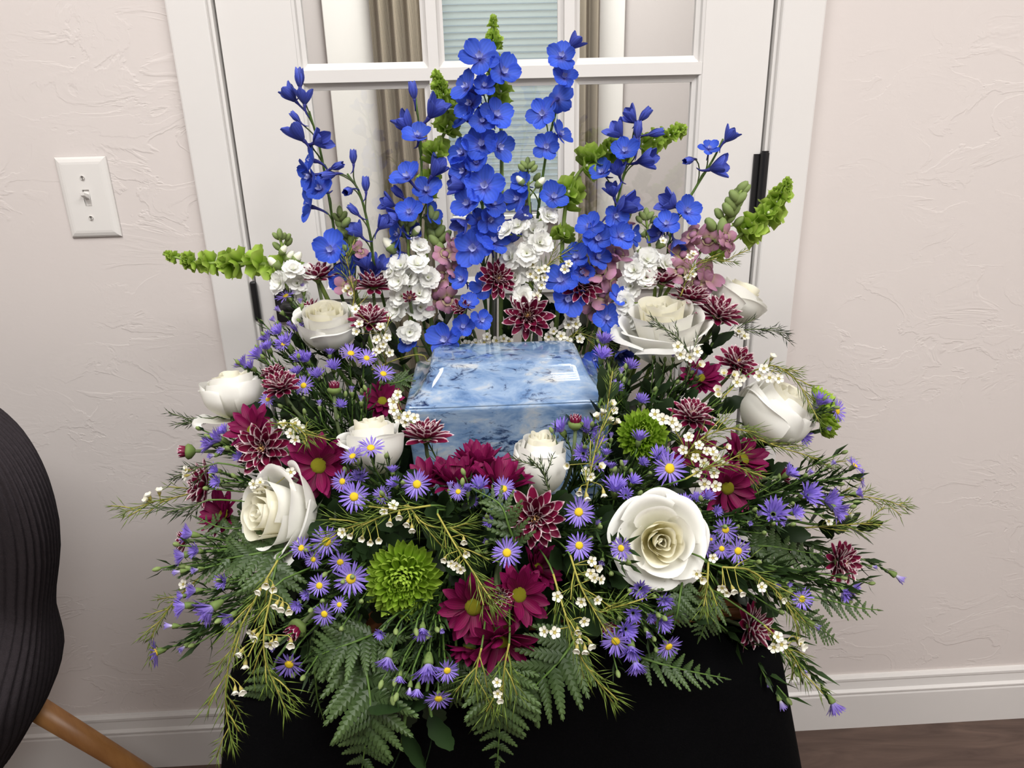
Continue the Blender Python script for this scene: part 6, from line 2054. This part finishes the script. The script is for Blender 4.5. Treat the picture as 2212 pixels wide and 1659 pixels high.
# ---- leafy filler between the flowers (deep and dark)
FILL = [(620, 880, .38, (-.4, .6, .6)), (680, 900, .40, (-.1, .7, .6)), (760, 900, .40, (0, .7, .6)), (800, 830, .34, (.1, .8, .5)), (660, 760, .30, (-.2, .8, .4)),
        (590, 900, .41, (-.4, .5, .6)), (640, 1010, .47, (-.3, .4, .8)), (560, 1090, .48, (-.4, .3, .8)), (520, 1200, .51, (-.5, .1, .8)), (640, 1240, .56, (-.2, .1, .9)), (560, 1300, .55, (-.4, -.1, .9)),
        (720, 1130, .56, (-.1, .3, .9)), (800, 1180, .58, (0, .2, .9)), (860, 1120, .57, (0, .3, .9)), (960, 1100, .57, (0, .3, .9)), (1040, 1160, .59, (0, .3, .9)), (1000, 1220, .60, (0, .2, .9)), (960, 1160, .58, (-.1, .3, .9)),
        (1200, 1090, .56, (.1, .4, .9)), (1220, 1200, .59, (.1, .2, .9)), (1300, 1120, .57, (.1, .3, .9)), (1320, 1240, .60, (.1, .1, .9)), (1180, 1320, .61, (0, 0, 1)), (1260, 1320, .62, (0, 0, 1)), (1240, 1400, .63, (0, -.1, 1)),
        (1380, 1100, .55, (.1, .4, .8)), (1420, 900, .42, (.1, .6, .7)), (1360, 820, .36, (.1, .8, .5)), (1420, 840, .37, (.2, .7, .6)), (1480, 860, .38, (.2, .6, .7)), (1300, 860, .42, (.2, .7, .5)), (1560, 880, .40, (.3, .5, .7)), (1540, 740, .28, (.3, .7, .5)),
        (1460, 1040, .50, (.2, .4, .8)), (1540, 1120, .53, (.2, .2, .9)), (1620, 1100, .50, (.3, .2, .8)), (1660, 1020, .45, (.4, .3, .7)), (1680, 1150, .49, (.5, .1, .8)), (1640, 1220, .53, (.4, 0, .9)), (1560, 1240, .57, (.2, -.1, .9)), (1720, 1200, .50, (.5, 0, .8)), (1690, 1260, .53, (.5, -.2, .8)), (1620, 1290, .56, (.3, -.2, .9)), (1480, 1300, .60, (.2, -.1, .9)),
        (760, 1340, .60, (-.1, -.1, 1)), (860, 1370, .62, (0, -.2, 1)), (940, 1380, .62, (0, -.2, 1)), (700, 1380, .60, (-.2, -.3, .9)), (660, 1330, .58, (-.3, -.2, .9)), (1120, 1360, .62, (0, -.2, 1)), (1340, 1320, .615, (.1, -.1, 1)), (1400, 1300, .61, (.1, 0, 1)),
        (1010, 720, .21, (-.1, .8, .5)), (1100, 700, .21, (.1, .8, .5)), (1180, 690, .21, (.1, .8, .5)), (1260, 720, .22, (.2, .8, .4)), (930, 700, .21, (-.1, .8, .4)), (860, 730, .24, (-.1, .8, .4)), (1340, 720, .23, (.2, .8, .4)), (1130, 640, .20, (0, .9, .3)), (960, 690, .2, (0, .9, .3)), (1210, 660, .2, (.1, .9, .3)), (780, 740, .27, (-.1, .8, .4)), (1420, 680, .22, (.2, .8, .4)),
        (870, 1060, .545, (0, .5, .8)), (1000, 1090, .56, (0, .4, .9)), (1120, 1080, .56, (0, .4, .9)), (690, 1090, .53, (-.1, .3, .9))]
MARKS = [(706, 704, 'the upper chair-side rose'), (502, 850, 'the profile rose'), (606, 1112, 'the rose turned toward the chair'), (806, 962, 'the wilting rose'), (1166, 1000, 'the slim rosebud'),
         (1424, 1168, 'the wide open rose'), (1676, 892, 'the round hinge-side rose'), (1432, 716, 'the large flared rose'), (1590, 650, 'the small rose by the casing'), (868, 1258, 'the large green chrysanthemum'),
         (1388, 934, 'the green chrysanthemum beside the urn'), (1155, 1120, 'the largest plum chrysanthemum'), (1140, 682, 'the plum chrysanthemum behind the urn'), (1034, 1010, 'the burgundy cluster before the urn'),
         (1022, 1312, 'the lower burgundy daisies'), (688, 1006, 'the yellow-eyed chair-side daisy'), (1572, 1055, 'the yellow-eyed hinge-side daisy'), (1818, 1214, 'the long-stemmed plum chrysanthemum'),
         (1627, 1356, 'the edge-hanging plum chrysanthemum'), (722, 840, 'the upright plum bud'), (640, 1359, 'the round plum bud'), (765, 1073, 'the asters before the wilting rose'), (758, 1250, 'the asters beside the green chrysanthemum'),
         (1594, 1190, 'the hinge-side aster trio'), (1250, 1140, 'the aster pair beside the open rose'), (885, 640, 'the white stock in full bloom'), (1300, 620, 'the pink snapdragon'), (960, 600, 'the mauve snapdragon'),
         (1310, 1352, 'the small half-open plum chrysanthemum'), (925, 1456, 'the hanging aster bunch'), (1732, 1294, 'the star aster'), (1512, 815, 'the dark burgundy daisy'), (438, 1046, 'the edge chrysanthemum facing the chair')]
used = set()
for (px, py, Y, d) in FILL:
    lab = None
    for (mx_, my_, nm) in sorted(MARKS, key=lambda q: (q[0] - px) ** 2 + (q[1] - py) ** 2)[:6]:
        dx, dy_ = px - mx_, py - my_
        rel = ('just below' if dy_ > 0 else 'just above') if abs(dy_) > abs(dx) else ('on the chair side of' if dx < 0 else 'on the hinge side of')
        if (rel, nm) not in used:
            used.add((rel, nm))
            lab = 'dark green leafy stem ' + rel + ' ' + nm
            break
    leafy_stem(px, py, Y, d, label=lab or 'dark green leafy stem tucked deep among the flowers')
# long single leaves on the fringe
leafy_stem(868, 1610, .685, (-.08, -.9, .3), .05, 4, .05, 'long toothed green leaf stem hanging beside the largest fern', 'leaf_stem', None)
leafy_stem(935, 1570, .68, (.2, -.9, .3), .03, 4, .035, 'short toothed leaf stem under the aster bunch', 'leaf_stem', None)
leafy_stem(1850, 1140, .49, (.8, .0, .4), .05, 6, .036, 'dark toothed leaf stem in the hinge-side fringe', 'leaf_stem', None)
